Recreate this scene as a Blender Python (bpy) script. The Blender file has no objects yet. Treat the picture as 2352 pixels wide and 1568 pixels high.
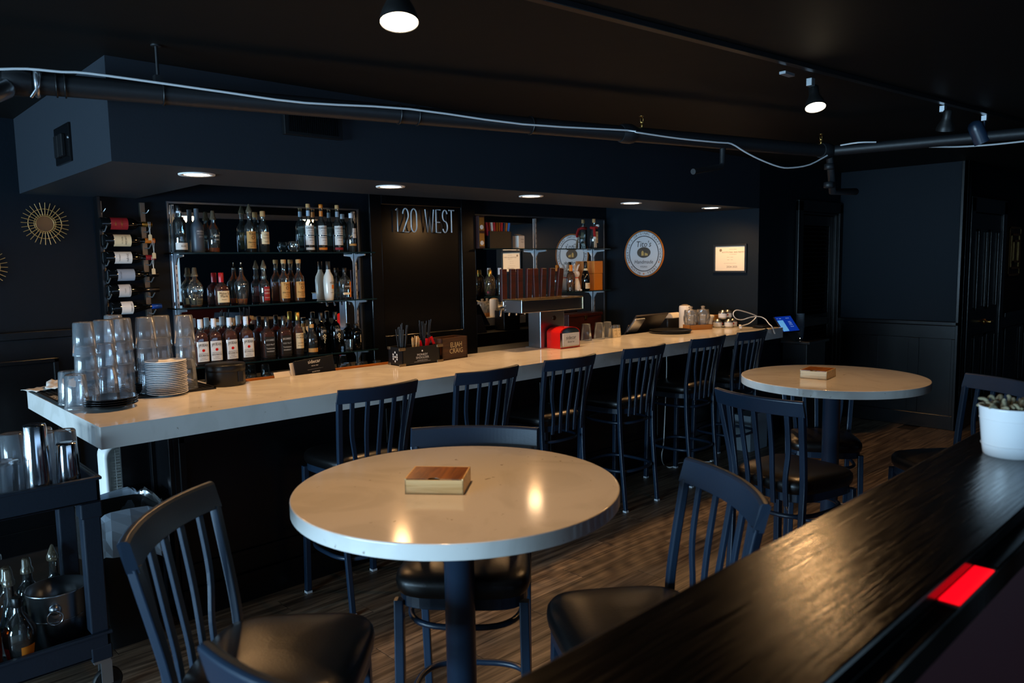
import bpy, math, random
from mathutils import Vector, Matrix
random.seed(7)
R = math.radians
S = bpy.context.scene
COL = S.collection
# ------------------------------------------------------------------ camera
FPX, YAW, PITCH, ROLL, HC = 1740.04, R(43.305), R(5.956), R(-0.954), 1.70
_fw = Vector((math.sin(YAW)*math.cos(PITCH), math.cos(YAW)*math.cos(PITCH), -math.sin(PITCH)))
_r0 = Vector((math.cos(YAW), -math.sin(YAW), 0))
_u0 = _r0.cross(_fw)
_rt = _r0*math.cos(ROLL)+_u0*math.sin(ROLL)
_up = -_r0*math.sin(ROLL)+_u0*math.cos(ROLL)
cd = bpy.data.cameras.new('camera')
cam = bpy.data.objects.new('camera', cd); COL.objects.link(cam)
cam.matrix_world = Matrix(((_rt.x, _up.x, -_fw.x, 0), (_rt.y, _up.y, -_fw.y, 0), (_rt.z, _up.z, -_fw.z, HC), (0, 0, 0, 1)))
cd.sensor_width = 36; cd.lens = FPX/2352*36; cd.clip_start = .02
cd.dof.use_dof = True; cd.dof.focus_distance = 4.3; cd.dof.aperture_fstop = 4.0
S.camera = cam
# ------------------------------------------------------------------ world, daylight, exposure
vs = S.view_settings
vs.view_transform = 'Standard'; vs.look = 'None'; vs.gamma = 1; vs.use_curve_mapping = False; vs.exposure = 0.0
w = bpy.data.worlds.new('world'); S.world = w; w.use_nodes = True
w.node_tree.nodes['Background'].inputs[0].default_value = (.30, .52, 1, 1)
w.node_tree.nodes['Background'].inputs[1].default_value = 1.2
S.cycles.max_bounces = 10; S.cycles.transparent_max_bounces = 24; S.cycles.glossy_bounces = 6; S.cycles.diffuse_bounces = 4
S.cycles.transmission_bounces = 8; S.cycles.sample_clamp_indirect = 4; S.cycles.blur_glossy = .5; S.cycles.caustics_refractive = False
DAY = (.47, .75, 1.0)
def area(name, loc, rot, sx, sy, watts, col):
    l = bpy.data.lights.new(name, 'AREA'); l.shape = 'RECTANGLE'; l.size = sx; l.size_y = sy; l.energy = watts; l.color = col
    o = bpy.data.objects.new(name, l); o.location = loc; o.rotation_euler = rot; COL.objects.link(o); return o
area('daylight_side_window', (-5.44, 2.4, 1.05), (0, R(-90), 0), 1.3, 4.8, 820, DAY)      # storefront glass in the side wall
area('daylight_front_window', (1.8, -1.94, 1.3), (R(90), 0, 0), 5.4, 1.3, 21, DAY)       # storefront glass behind the viewer
# ------------------------------------------------------------------ pixel -> place helper (a pixel gives a direction; a known plane gives the distance)
def P(x, y, X=None, Y=None, Z=None):
    d = _fw+((x-1176)/FPX)*_rt-((y-784)/FPX)*_up
    t = X/d.x if X is not None else (Y/d.y if Y is not None else (Z-HC)/d.z)
    return Vector((d.x*t, d.y*t, HC+d.z*t))
# ------------------------------------------------------------------ materials
def lin(h):
    h = h.lstrip('#'); o = []
    for i in (0, 2, 4):
        c = int(h[i:i+2], 16)/255
        o.append(c/12.92 if c <= .04045 else ((c+.055)/1.055)**2.4)
    return (*o, 1)
MATS = {}
def nodes(name):
    m = bpy.data.materials.new(name); m.use_nodes = True; nt = m.node_tree
    return m, nt, nt.nodes['Principled BSDF']
def N(nt, t, **kw):
    n = nt.nodes.new(t)
    for k, v in kw.items():
        if k.startswith('i_'): n.inputs[k[2:].replace('_', ' ')].default_value = v
        else: setattr(n, k, v)
    return n
def pm(name, col, rough=.5, metal=0, spec=.5, vary=0, bump=0, scale=20, trans=0, ior=1.45, coat=0, emit=None, es=0, sheen=0, stretch=None):
    if name in MATS: return MATS[name]
    m, nt, b = nodes(name); c = lin(col) if isinstance(col, str) else col
    I = b.inputs
    I['Base Color'].default_value = c; I['Roughness'].default_value = rough; I['Metallic'].default_value = metal
    I['Specular IOR Level'].default_value = spec; I['Transmission Weight'].default_value = trans; I['IOR'].default_value = ior
    I['Coat Weight'].default_value = coat; I['Coat Roughness'].default_value = .08
    if emit: I['Emission Color'].default_value = lin(emit) if isinstance(emit, str) else emit; I['Emission Strength'].default_value = es
    if vary or bump:
        tc = N(nt, 'ShaderNodeTexCoord'); mp = N(nt, 'ShaderNodeMapping')
        if stretch: mp.inputs['Scale'].default_value = stretch
        nz = N(nt, 'ShaderNodeTexNoise'); nz.inputs['Scale'].default_value = scale; nz.inputs['Detail'].default_value = 5
        nt.links.new(tc.outputs['Object'], mp.inputs[0]); nt.links.new(mp.outputs[0], nz.inputs['Vector'])
        if vary:
            mx = N(nt, 'ShaderNodeMix', data_type='RGBA')
            mx.inputs[6].default_value = tuple(k*(1-vary) for k in c[:3])+(1,); mx.inputs[7].default_value = tuple(min(1, k*(1+vary)) for k in c[:3])+(1,)
            nt.links.new(nz.outputs['Fac'], mx.inputs[0]); nt.links.new(mx.outputs[2], I['Base Color'])
        if bump:
            bp = N(nt, 'ShaderNodeBump'); bp.inputs['Strength'].default_value = bump; bp.inputs['Distance'].default_value = .01
            nt.links.new(nz.outputs['Fac'], bp.inputs['Height']); nt.links.new(bp.outputs[0], I['Normal'])
    MATS[name] = m; return m
def thin(name, tint='#ffffff', body=0.0, bodycol='#ffffff', rough=.03, ior=1.5, gl=1.0):
    """thin-walled clear material: see-through tinted sheet with a Fresnel sheen and a little body haze"""
    if name in MATS: return MATS[name]
    m, nt, b = nodes(name); nt.nodes.remove(b); out = nt.nodes['Material Output']
    tr = N(nt, 'ShaderNodeBsdfTransparent'); tr.inputs[0].default_value = lin(tint)
    gs = N(nt, 'ShaderNodeBsdfGlossy'); gs.inputs['Roughness'].default_value = rough; gs.inputs[0].default_value = (gl, gl, gl, 1)
    fr = N(nt, 'ShaderNodeFresnel'); fr.inputs[0].default_value = ior
    mx = N(nt, 'ShaderNodeMixShader'); L = nt.links.new
    a = tr.outputs[0]
    if body:
        df = N(nt, 'ShaderNodeBsdfDiffuse'); df.inputs[0].default_value = lin(bodycol)
        m0 = N(nt, 'ShaderNodeMixShader'); m0.inputs[0].default_value = body
        L(tr.outputs[0], m0.inputs[1]); L(df.outputs[0], m0.inputs[2]); a = m0.outputs[0]
    L(fr.outputs[0], mx.inputs[0]); L(a, mx.inputs[1]); L(gs.outputs[0], mx.inputs[2]); L(mx.outputs[0], out.inputs[0])
    MATS[name] = m; return m
def quartz():
    m, nt, b = nodes('white_quartz'); L = nt.links.new
    tc = N(nt, 'ShaderNodeTexCoord'); nz = N(nt, 'ShaderNodeTexNoise', i_Scale=3.0, i_Detail=8.0); nz.inputs['Distortion'].default_value = 1.5
    cr = N(nt, 'ShaderNodeValToRGB'); e = cr.color_ramp.elements
    e[0].position = .42; e[0].color = lin('#d6d2cb'); e[1].position = .52; e[1].color = lin('#e0dcd6')
    n2 = N(nt, 'ShaderNodeTexNoise', i_Scale=38.0, i_Detail=3.0); c2 = N(nt, 'ShaderNodeValToRGB'); f = c2.color_ramp.elements
    f[0].position = .24; f[0].color = lin('#bdb5a9'); f[1].position = .29; f[1].color = (1, 1, 1, 1)
    mx = N(nt, 'ShaderNodeMix', data_type='RGBA', blend_type='MULTIPLY'); mx.inputs[0].default_value = 1
    L(tc.outputs['Object'], nz.inputs['Vector']); L(tc.outputs['Object'], n2.inputs['Vector']); L(nz.outputs['Fac'], cr.inputs[0]); L(n2.outputs['Fac'], c2.inputs[0])
    L(cr.outputs[0], mx.inputs[6]); L(c2.outputs[0], mx.inputs[7]); L(mx.outputs[2], b.inputs['Base Color'])
    b.inputs['Roughness'].default_value = .11; return m
def plankmat():
    m, nt, b = nodes('oak_vinyl_plank'); L = nt.links.new
    tc = N(nt, 'ShaderNodeTexCoord'); oi = N(nt, 'ShaderNodeObjectInfo'); ad = N(nt, 'ShaderNodeVectorMath', operation='MULTIPLY_ADD')
    L(oi.outputs['Random'], ad.inputs[0]); ad.inputs[1].default_value = (37, 19, 7); L(tc.outputs['Object'], ad.inputs[2])
    mp = N(nt, 'ShaderNodeMapping'); mp.inputs['Scale'].default_value = (1.6, 26, 1); L(ad.outputs[0], mp.inputs[0])
    nz = N(nt, 'ShaderNodeTexNoise', i_Scale=1.6, i_Detail=9.0); nz.inputs['Distortion'].default_value = .6; L(mp.outputs[0], nz.inputs['Vector'])
    cr = N(nt, 'ShaderNodeValToRGB'); e = cr.color_ramp.elements
    e[0].position = .33; e[0].color = lin('#42362b'); e[1].position = .66; e[1].color = lin('#8f7c66'); k = cr.color_ramp.elements.new(.5); k.color = lin('#6b5a49')
    L(nz.outputs['Fac'], cr.inputs[0])
    hv = N(nt, 'ShaderNodeHueSaturation'); mr = N(nt, 'ShaderNodeMapRange'); mr.inputs[3].default_value = .55; mr.inputs[4].default_value = 1.15
    L(oi.outputs['Random'], mr.inputs[0]); L(mr.outputs[0], hv.inputs['Value']); L(cr.outputs[0], hv.inputs['Color']); L(hv.outputs[0], b.inputs['Base Color'])
    b.inputs['Roughness'].default_value = .42
    bp = N(nt, 'ShaderNodeBump'); bp.inputs['Strength'].default_value = .12; bp.inputs['Distance'].default_value = .003; L(nz.outputs['Fac'], bp.inputs['Height']); L(bp.outputs[0], b.inputs['Normal'])
    return m
def ledgemat():
    m, nt, b = nodes('black_stained_wood'); L = nt.links.new
    tc = N(nt, 'ShaderNodeTexCoord'); mp = N(nt, 'ShaderNodeMapping'); mp.inputs['Scale'].default_value = (7, 260, 1); L(tc.outputs['Object'], mp.inputs[0])
    nz = N(nt, 'ShaderNodeTexNoise', i_Scale=1.0, i_Detail=6.0); nz.inputs['Distortion'].default_value = .35; L(mp.outputs[0], nz.inputs['Vector'])
    cr = N(nt, 'ShaderNodeValToRGB'); e = cr.color_ramp.elements
    e[0].position = .35; e[0].color = lin('#040303'); e[1].position = .7; e[1].color = lin('#0d0a07'); L(nz.outputs['Fac'], cr.inputs[0]); L(cr.outputs[0], b.inputs['Base Color'])
    mr = N(nt, 'ShaderNodeMapRange'); mr.inputs[1].default_value = .3; mr.inputs[2].default_value = .7; mr.inputs[3].default_value = .13; mr.inputs[4].default_value = .28
    L(nz.outputs['Fac'], mr.inputs[0]); L(mr.outputs[0], b.inputs['Roughness'])
    bp = N(nt, 'ShaderNodeBump'); bp.inputs['Strength'].default_value = .3; bp.inputs['Distance'].default_value = .0016; L(nz.outputs['Fac'], bp.inputs['Height']); L(bp.outputs[0], b.inputs['Normal'])
    return m
def woodmat(name, a, c, rough=.45, sc=(3, 40, 40)):
    if name in MATS: return MATS[name]
    m, nt, b = nodes(name); L = nt.links.new
    tc = N(nt, 'ShaderNodeTexCoord'); mp = N(nt, 'ShaderNodeMapping'); mp.inputs['Scale'].default_value = sc; L(tc.outputs['Object'], mp.inputs[0])
    nz = N(nt, 'ShaderNodeTexNoise', i_Scale=1.5, i_Detail=6.0); nz.inputs['Distortion'].default_value = 1.0; L(mp.outputs[0], nz.inputs['Vector'])
    cr = N(nt, 'ShaderNodeValToRGB'); e = cr.color_ramp.elements; e[0].position = .35; e[0].color = lin(a); e[1].position = .65; e[1].color = lin(c)
    L(nz.outputs['Fac'], cr.inputs[0]); L(cr.outputs[0], b.inputs['Base Color']); b.inputs['Roughness'].default_value = rough
    MATS[name] = m; return m
QUARTZ, PLANK, LEDGE = quartz(), plankmat(), ledgemat()
WALLB = pm('black_wall_paint', '#0a131b', .6, spec=.15, vary=.15, bump=.08, scale=60)
CEIL = pm('black_ceiling_paint', '#0b0a09', .6, spec=.2, vary=.2, bump=.1, scale=8)
SOFF = pm('black_soffit_paint', '#1b222a', .55, bump=.05, scale=80)
TRIM = pm('black_gloss_trim', '#07080a', .22, bump=.04, scale=14)
BASEB = pm('black_bar_front', '#08090c', .3, bump=.03, scale=20)
METB = pm('black_powder_coat', '#19293b', .33, spec=.6, bump=.03, scale=300)
VINYL = pm('black_vinyl', '#0b0a0a', .33, spec=.6, bump=.05, scale=120)
PIPEB = pm('black_painted_pipe', '#15171a', .5, bump=.1, scale=40)
CHROME = pm('polished_steel', '#c9ccd0', .12, 1)
STEEL = pm('brushed_steel', '#a9adb2', .28, 1, bump=.03, scale=200, stretch=(1, 1, 12))
ALU = pm('aluminium', '#b8bcc0', .35, .9)
BRASS = pm('brass', '#b48a4a', .3, 1)
GOLD = pm('gold_rattan', '#b08a52', .4, .3)
WHITE = pm('white_plastic', '#e6e6e2', .4)
PAPER = pm('white_paper', '#ddd9d0', .8)
CERAM = pm('white_ceramic', '#e4e4e4', .18)
BLKP = pm('black_plastic', '#0d0e10', .38)
BLKR = pm('black_rubber', '#0a0a0a', .6)
INK = pm('black_ink', '#0c0c0c', .7)
WINK = pm('white_print', '#d8d8d4', .6)
GLASSC = thin('clear_glass', '#eef4f2', ior=1.75, body=.03, bodycol='#c8d0d0')
GLASSG = thin('shelf_glass', '#8fa39d', rough=.02)
CUPM = thin('clear_plastic', '#f2f6fa', body=.10, bodycol='#dfe8f0', rough=.12)
MIRROR = pm('mirror_silver', '#d9dcdc', .01, 1)
AMBER = pm('amber_liquid', '#d2681a', .05, trans=.55, ior=1.33)
BROWN = pm('bourbon_liquid', '#a03a08', .04, trans=.68, ior=1.33)
CLEARL = thin('clear_liquid', '#e6eef0', rough=.02, ior=1.33)
RED = pm('red_enamel', '#c4140e', .25, coat=.5)
# ------------------------------------------------------------------ mesh helpers
class MB:
    def __init__(s): s.v = []; s.f = []; s.s = []
    def add(s, vs, fs, sm=False, M=None):
        o = len(s.v)
        s.v += [tuple(M @ Vector(p)) if M is not None else tuple(p) for p in vs]
        s.f += [tuple(i+o for i in f) for f in fs]; s.s += [sm]*len(fs); return s
    def box(s, x0, x1, y0, y1, z0, z1, M=None):
        v = [(x, y, z) for z in (z0, z1) for y in (y0, y1) for x in (x0, x1)]
        return s.add(v, [(0, 2, 3, 1), (4, 5, 7, 6), (0, 1, 5, 4), (2, 6, 7, 3), (0, 4, 6, 2), (1, 3, 7, 5)], False, M)
    def cbox(s, c, d, M=None):
        return s.box(c[0]-d[0]/2, c[0]+d[0]/2, c[1]-d[1]/2, c[1]+d[1]/2, c[2]-d[2]/2, c[2]+d[2]/2, M)
    def loft(s, rings, sm=True, cap0=True, cap1=True, closed=False, M=None):
        n = len(rings[0]); v = [p for r in rings for p in r]; f = []
        k = len(rings)
        for i in range(k if closed else k-1):
            for j in range(n):
                a, b = i*n+j, i*n+(j+1) % n; i2 = (i+1) % k
                f.append((a, b, i2*n+(j+1) % n, i2*n+j))
        s.add(v, f, sm, M)
        if not closed:
            if cap0: s.add(rings[0], [tuple(range(n))[::-1]], False, M)
            if cap1: s.add(rings[-1], [tuple(range(n))], False, M)
        return s
    def lathe(s, prof, n=24, c=(0, 0, 0), M=None, sm=True, cap0=True, cap1=True):
        return s.loft([[(c[0]+r*math.cos(2*math.pi*j/n), c[1]+r*math.sin(2*math.pi*j/n), c[2]+z) for j in range(n)] for r, z in prof], sm, cap0, cap1, M=M)
    def tube(s, pts, rad, n=8, closed=False, M=None, sm=True):
        pts = [Vector(p) for p in pts]; k = len(pts); rings = []
        nrm = None
        for i in range(k):
            a = pts[(i-1) % k] if (closed or i) else pts[i]; b = pts[(i+1) % k] if (closed or i < k-1) else pts[i]
            t = (b-a).normalized()
            if nrm is None:
                nrm = t.orthogonal().normalized()
            nrm = (nrm-t*nrm.dot(t)).normalized(); bn = t.cross(nrm)
            r = rad[i] if isinstance(rad, (list, tuple)) else rad
            rings.append([pts[i]+(nrm*math.cos(2*math.pi*j/n)+bn*math.sin(2*math.pi*j/n))*r for j in range(n)])
        return s.loft(rings, sm, closed=closed, M=M)
    def bar(s, pts, w, h, up=(0, 0, 1), M=None, closed=False):
        """rectangular section swept along a path; w across, h along 'up'"""
        pts = [Vector(p) for p in pts]; up = Vector(up); k = len(pts); rings = []
        for i in range(k):
            a = pts[(i-1) % k] if (closed or i) else pts[i]; b = pts[(i+1) % k] if (closed or i < k-1) else pts[i]
            t = (b-a).normalized(); sd = t.cross(up).normalized(); u = sd.cross(t).normalized()
            p = pts[i]; rings.append([p-sd*w/2-u*h/2, p+sd*w/2-u*h/2, p+sd*w/2+u*h/2, p-sd*w/2+u*h/2])
        return s.loft(rings, False, closed=closed, M=M)
    def prism(s, poly, z0, z1, M=None):
        n = len(poly)
        return s.loft([[(x, y, z0) for x, y in poly], [(x, y, z1) for x, y in poly]], False, M=M)
    def mesh(s, name):
        me = bpy.data.meshes.new(name); me.from_pydata(s.v, [], s.f); me.polygons.foreach_set('use_smooth', s.s); me.update(); return me
def smoothpts(pts, k=5):
    """Catmull-Rom through the points"""
    p = [Vector(q) for q in pts]; p = [2*p[0]-p[1]]+p+[2*p[-1]-p[-2]]; o = []
    for i in range(1, len(p)-2):
        for j in range(k):
            t = j/k; a, b, c, d = p[i-1:i+3]
            o.append(.5*((2*b)+(c-a)*t+(2*a-5*b+4*c-d)*t*t+(3*b-a-3*c+d)*t**3))
    return o+[p[-2]]
def obj(name, mb, mat, parent=None, loc=(0, 0, 0), rz=0, bev=0, label=None):
    me = mb.mesh(name) if isinstance(mb, MB) else mb
    if mat is not None:
        if me.materials: pass
        else: me.materials.append(mat)
    o = bpy.data.objects.new(name, me); COL.objects.link(o); o.location = loc; o.rotation_euler = (0, 0, rz)
    if parent is not None: o.parent = parent
    if bev:
        b = o.modifiers.new('bevel', 'BEVEL'); b.width = bev; b.segments = 2; b.limit_method = 'ANGLE'; b.angle_limit = R(40)
    if label: o['label'] = label
    return o
def tag(o, label, cat, group=None):
    o['label'] = label; o['category'] = cat
    if group: o['group'] = group
    return o
def thing(name, label, cat, loc=(0, 0, 0), rz=0, group=None):
    o = bpy.data.objects.new(name, None); o.empty_display_size = .05; COL.objects.link(o)
    o.location = loc; o.rotation_euler = (0, 0, rz); return tag(o, label, cat, group)
def struct(name, mb, mat, bev=0):
    o = obj(name, mb, mat, bev=bev); o['kind'] = 'structure'; return o
def copy_tree(o, parent=None):
    c = o.copy(); COL.objects.link(c); c.parent = parent
    for ch in list(o.children): copy_tree(ch, c)
    return c
_tc = {}
def glyphs(s):
    if s not in _tc:
        cu = bpy.data.curves.new('t', 'FONT'); cu.body = s; cu.size = 1; cu.align_x = 'CENTER'; cu.align_y = 'CENTER'; cu.resolution_u = 2
        ob = bpy.data.objects.new('t', cu); me = bpy.data.meshes.new_from_object(ob)
        _tc[s] = ([tuple(v.co[:2]) for v in me.vertices], [tuple(p.vertices) for p in me.polygons])
        bpy.data.meshes.remove(me); bpy.data.objects.remove(ob); bpy.data.curves.remove(cu)
    return _tc[s]
def letter(mb, s, o, size, xd=(1, 0, 0), yd=(0, 0, 1), maxw=None, wrap=None, sx=1.0, arch=0):
    """flat print on a face; wrap=(radius) bends it round a vertical cylinder at local origin, label side -Y"""
    v, f = glyphs(s); o = Vector(o); xd = Vector(xd); yd = Vector(yd)
    if not v: return
    wd = max(p[0] for p in v)-min(p[0] for p in v); k = size*sx
    if maxw and wd*k > maxw: k = maxw/wd
    pts = []
    for x, y in v:
        X, Yv = x*k, y*size-arch*(x*k)**2
        if wrap: a = (o.x+X)/wrap; pts.append((wrap*math.sin(a), -wrap*math.cos(a), o.z+Yv))
        else: pts.append(o+xd*X+yd*Yv)
    mb.add(pts, f)
def sell(r, e, n, z, ky=1.0, cx=0, cy=0, kx=1.0):
    o = []
    for j in range(n):
        t = 2*math.pi*j/n+math.pi/n; c, s = math.cos(t), math.sin(t)
        o.append((cx+kx*r*math.copysign(abs(c)**(2/e), c), cy+ky*r*math.copysign(abs(s)**(2/e), s), z))
    return o
# ================================================================== STRUCTURE
CH = 2.58                                   # ceiling height
fl = struct('floor', MB().box(-5.7, 11.3, -2.2, 5.5, -.08, -.008), pm('dark_subfloor', '#2a231c', .5, vary=.3, scale=6))
pk = MB().box(-.6085, .6085, -.0755, .0755, -.008, 0).mesh('plank'); pk.materials.append(PLANK)
for r in range(24):
    y = .25+r*.153; off = (r*.47) % 1.22
    for c in range(10):
        x = -1.5+off+c*1.22
        if x < -1.3 or (y > 2.3 and x > 8.3) or x > 10.4: continue
        o = bpy.data.objects.new('plank', pk); COL.objects.link(o); o.location = (x, y, 0); o.parent = fl
struct('ceiling', MB().box(-5.7, 11.3, -2.2, 5.5, CH, CH+.1), CEIL)
struct('wall_back', MB().box(-5.7, 6.5, 5.28, 5.4, 0, CH), WALLB)
def wall_with_hole(name, axis, a0, a1, w0, w1, h0, h1, t0, t1):
    m = MB()
    for (u0, u1, z0, z1) in ((a0, w0, 0, CH), (w1, a1, 0, CH), (w0, w1, 0, h0), (w0, w1, h1, CH)):
        m.box(t0, t1, u0, u1, z0, z1) if axis == 'y' else m.box(u0, u1, t0, t1, z0, z1)
    return struct(name, m, WALLB)
wall_with_hole('wall_left', 'y', -2.2, 5.28, .0, 4.8, .4, 1.7, -5.6, -5.5)
wall_with_hole('wall_front', 'x', -5.5, 11.2, -.9, 4.5, .65, 1.95, -2.1, -2.0)
PANE = thin('window_glass', '#f4fafc')
def window(name, axis, u0, u1, z0, z1, t, n):
    fr = MB(); wd = (u1-u0)/n
    def bx(a, b, c, d): fr.box(t-.03, t+.03, a, b, c, d) if axis == 'y' else fr.box(a, b, t-.03, t+.03, c, d)
    for i in range(n+1):
        u = u0+i*wd; bx(max(u0, u-.025), min(u1, u+.025), z0, z1)
    bx(u0, u1, z0, z0+.05); bx(u0, u1, z1-.05, z1)
    f = struct(name, fr, TRIM)
    for i in range(n):
        a, b = u0+i*wd+.025, u0+(i+1)*wd-.025; g = MB()
        g.box(t-.003, t+.003, a, b, z0+.05, z1-.05) if axis == 'y' else g.box(a, b, t-.003, t+.003, z0+.05, z1-.05)
        obj('pane', g, PANE, f)
window('window_1', 'y', .0, 4.8, .4, 1.7, -5.55, 4)
window('window_2', 'x', -.9, 4.5, .65, 1.95, -2.05, 3)
# bar alcove: lowered soffit over the bar, end wall, closet wall, far wall block
struct('ceiling_soffit', MB().box(1.01, 6.4, 3.5, 4.2, 2.15, CH).box(1.01, 1.65, 4.2, 5.28, 2.15, CH), SOFF)
struct('wall_end', MB().box(6.4, 6.5, 3.5, 5.28, 0, CH), WALLB)
struct('wall_far', MB().box(6.5, 7.2, 3.5, 3.6, 0, CH).box(8.02, 8.1, 3.5, 3.6, 0, CH).box(7.2, 8.02, 3.5, 3.6, 2.15, CH).box(7.0, 8.2, 3.95, 4.0, 0, CH).box(7.0, 7.05, 3.6, 3.95, 0, CH).box(8.15, 8.2, 3.6, 3.95, 0, CH), WALLB)
struct('wall_right', MB().box(8.1, 11.2, 2.33, 3.6, 0, CH), WALLB)
struct('wall_hall', MB().box(11.1, 11.2, -2.1, 2.33, 0, CH), WALLB)
# wainscots
def wains_y(name, x0, x1, y, ztop, panels):       # on a wall facing -Y
    o = struct(name, MB().box(x0, x1, y-.018, y, 0, ztop-.05), TRIM)
    obj('cap_rail', MB().box(x0, x1, y-.045, y, ztop-.05, ztop), TRIM, o, bev=.006)
    obj('baseboard', MB().box(x0, x1, y-.034, y, 0, .14), TRIM, o, bev=.004)
    wd = (x1-x0)/panels
    for i in range(panels):
        a, b, z0, z1 = x0+i*wd+.08, x0+(i+1)*wd-.08, .24, ztop-.17; m = MB()
        for (p, q, r_, s_) in ((a, b, z0, z0+.03), (a, b, z1-.03, z1), (a, a+.03, z0, z1), (b-.03, b, z0, z1)): m.box(p, q, y-.034, y-.018, r_, s_)
        obj('panel_moulding', m, TRIM, o, bev=.005)
    return o
def wains_x(name, y0, y1, x, ztop, panels):       # on a wall facing -X
    o = struct(name, MB().box(x-.018, x, y0, y1, 0, ztop-.05), TRIM)
    obj('cap_rail', MB().box(x-.04, x, y0-.03, y1, ztop-.04, ztop), TRIM, o, bev=.006)
    obj('frieze', MB().box(x-.028, x, y0, y1, ztop-.17, ztop-.04), TRIM, o, bev=.004)
    obj('baseboard', MB().box(x-.034, x, y0, y1, 0, .14), TRIM, o, bev=.004)
    wd = (y1-y0)/panels
    for i in range(panels+1):
        c = y0+i*wd; obj('stile', MB().box(x-.027, x, max(y0, c-.05), min(y1, c+.05), .14, ztop-.17), TRIM, o, bev=.003)
    return o
wains_y('trim_1', -5.5, 1.22, 5.28, 1.34, 6)
wains_x('trim_2', 2.33, 3.5, 8.1, 1.06, 3)
wains_y('trim_3', 9.5, 11.1, 2.33, 1.07, 2)
struct('trim_4', MB().box(8.06, 8.1, 2.29, 2.35, 0, CH).box(8.06, 8.16, 2.29, 2.33, 0, CH), TRIM, bev=.004)   # corner post at the hall
# closet door with louvres
d1 = struct('door_1', MB().box(7.24, 7.32, 3.52, 3.56, 0, 2.12).box(7.9, 7.98, 3.52, 3.56, 0, 2.12).box(7.32, 7.9, 3.52, 3.56, 0, .22).box(7.32, 7.9, 3.52, 3.56, 1.0, 1.12).box(7.32, 7.9, 3.52, 3.56, 2.02, 2.12), TRIM, bev=.003)
m = MB()
for a, b, c, d in ((7.1, 7.2, 0, 2.25), (8.02, 8.09, 0, 2.25), (7.1, 8.09, 2.15, 2.26)): m.box(a, b, 3.465, 3.5, c, d)
for a, b, c, d in ((7.2, 7.235, 0, 2.15), (7.985, 8.02, 0, 2.15), (7.2, 8.02, 2.125, 2.15)): m.box(a, b, 3.49, 3.6, c, d)
obj('door_casing', m, TRIM, d1, bev=.006)
sl = MB().box(-.29, .29, -.022, .022, -.003, .003).mesh('louvre_slat'); sl.materials.append(TRIM)
for z0, k in ((.25, 18), (1.15, 21)):
    for i in range(k):
        o = bpy.data.objects.new('louvre_slat', sl); COL.objects.link(o); o.location = (7.61, 3.54, z0+i*.042); o.rotation_euler = (R(-45), 0, 0); o.parent = d1
# panelled door in the hall
d2 = struct('door_2', MB().box(8.33, 9.27, 2.3, 2.325, .01, 2.1), TRIM)
m = MB()
for a, b, c, d in ((8.2, 8.32, 0, 2.25), (9.28, 9.4, 0, 2.25), (8.2, 9.4, 2.11, 2.26)): m.box(a, b, 2.285, 2.33, c, d)
obj('door_casing', m, TRIM, d2, bev=.008)
for (a, b) in ((8.45, 8.75), (8.85, 9.15)):
    for (c, d) in ((.25, .9), (1.15, 1.95)):
        m = MB()
        for (p, q, r_, s_) in ((a, b, c, c+.03), (a, b, d-.03, d), (a, a+.03, c, d), (b-.03, b, c, d)): m.box(p, q, 2.285, 2.3, r_, s_)
        obj('door_panel', m, TRIM, d2, bev=.005)
hd = obj('door_handle', MB().lathe([(.028, 0), (.028, .01), (.011, .012), (.011, .05)], 16, M=Matrix.Translation((8.8, 2.3, 1.02)) @ Matrix.Rotation(R(90), 4, 'X')).tube([(8.8, 2.25, 1.02), (8.9, 2.25, 1.02)], .009), BRASS, d2, label='brass lever handle')
# back-bar column panel between the shelf niches
t5 = struct('trim_5', MB().box(3.42, 4.44, 5.21, 5.28, .86, CH), TRIM)
m = MB()
for a, b, c, d in ((3.36, 3.47, .86, 2.3), (4.30, 4.46, .86, 2.3), (3.47, 4.30, 2.18, 2.3), (3.47, 4.30, .86, 1.12)): m.box(a, b, 5.185, 5.21, c, d)
obj('panel_frame', m, TRIM, t5, bev=.006)
struct('trim_6', MB().box(1.40, 1.42, 5.2, 5.28, .86, 2.15), TRIM, bev=.003)
ZLG = 1.263
# half wall carrying the drink ledge
struct('wall_half', MB().box(.45, 4.2, .295, .50, 0, 1.198), pm('dark_red_paint', '#38060a', .45))
# ================================================================== BAR
bt = MB().prism([(.842, 3.31), (6.52, 3.31), (6.52, 3.49), (6.39, 3.49), (6.39, 4.02), (1.60, 4.02), (1.60, 4.62), (.842, 4.62)], .978, 1.07)
tag(obj('bar_countertop', bt, QUARTZ, bev=.004), 'long white quartz bar countertop with a thick square edge and short return', 'countertop')
bb = thing('bar_cabinet', 'black panelled bar front standing under the long white countertop', 'bar front', (0, 0, 0))
obj('body', MB().box(1.24, 6.36, 3.66, 3.98, 0, .978), BASEB, bb)
obj('return_body', MB().box(1.36, 1.56, 3.98, 4.6, 0, .978), BASEB, bb); obj('end_wing', MB().box(1.092, 1.24, 3.965, 3.985, 0, .976), BASEB, bb, bev=.003)
obj('kickboard', MB().box(1.24, 6.36, 3.642, 3.66, 0, .15), BASEB, bb, bev=.003)
for i in range(4):
    a = 1.26+i*1.27; m = MB(); b = a+1.2; c, d = .24, .9
    for (p, q, r_, s_) in ((a, b, c, c+.03), (a, b, d-.03, d), (a, a+.03, c, d), (b-.03, b, c, d)): m.box(p, q, 3.648, 3.66, r_, s_)
    obj('panel_moulding', m, BASEB, bb, bev=.004)
m = MB()
for (p, q, r_, s_) in ((3.67, 3.71, 0, .97), (3.92, 3.96, 0, .97)): m.box(1.22, 1.24, p, q, r_, s_)
obj('end_stile', m, BASEB, bb, bev=.003)
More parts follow.
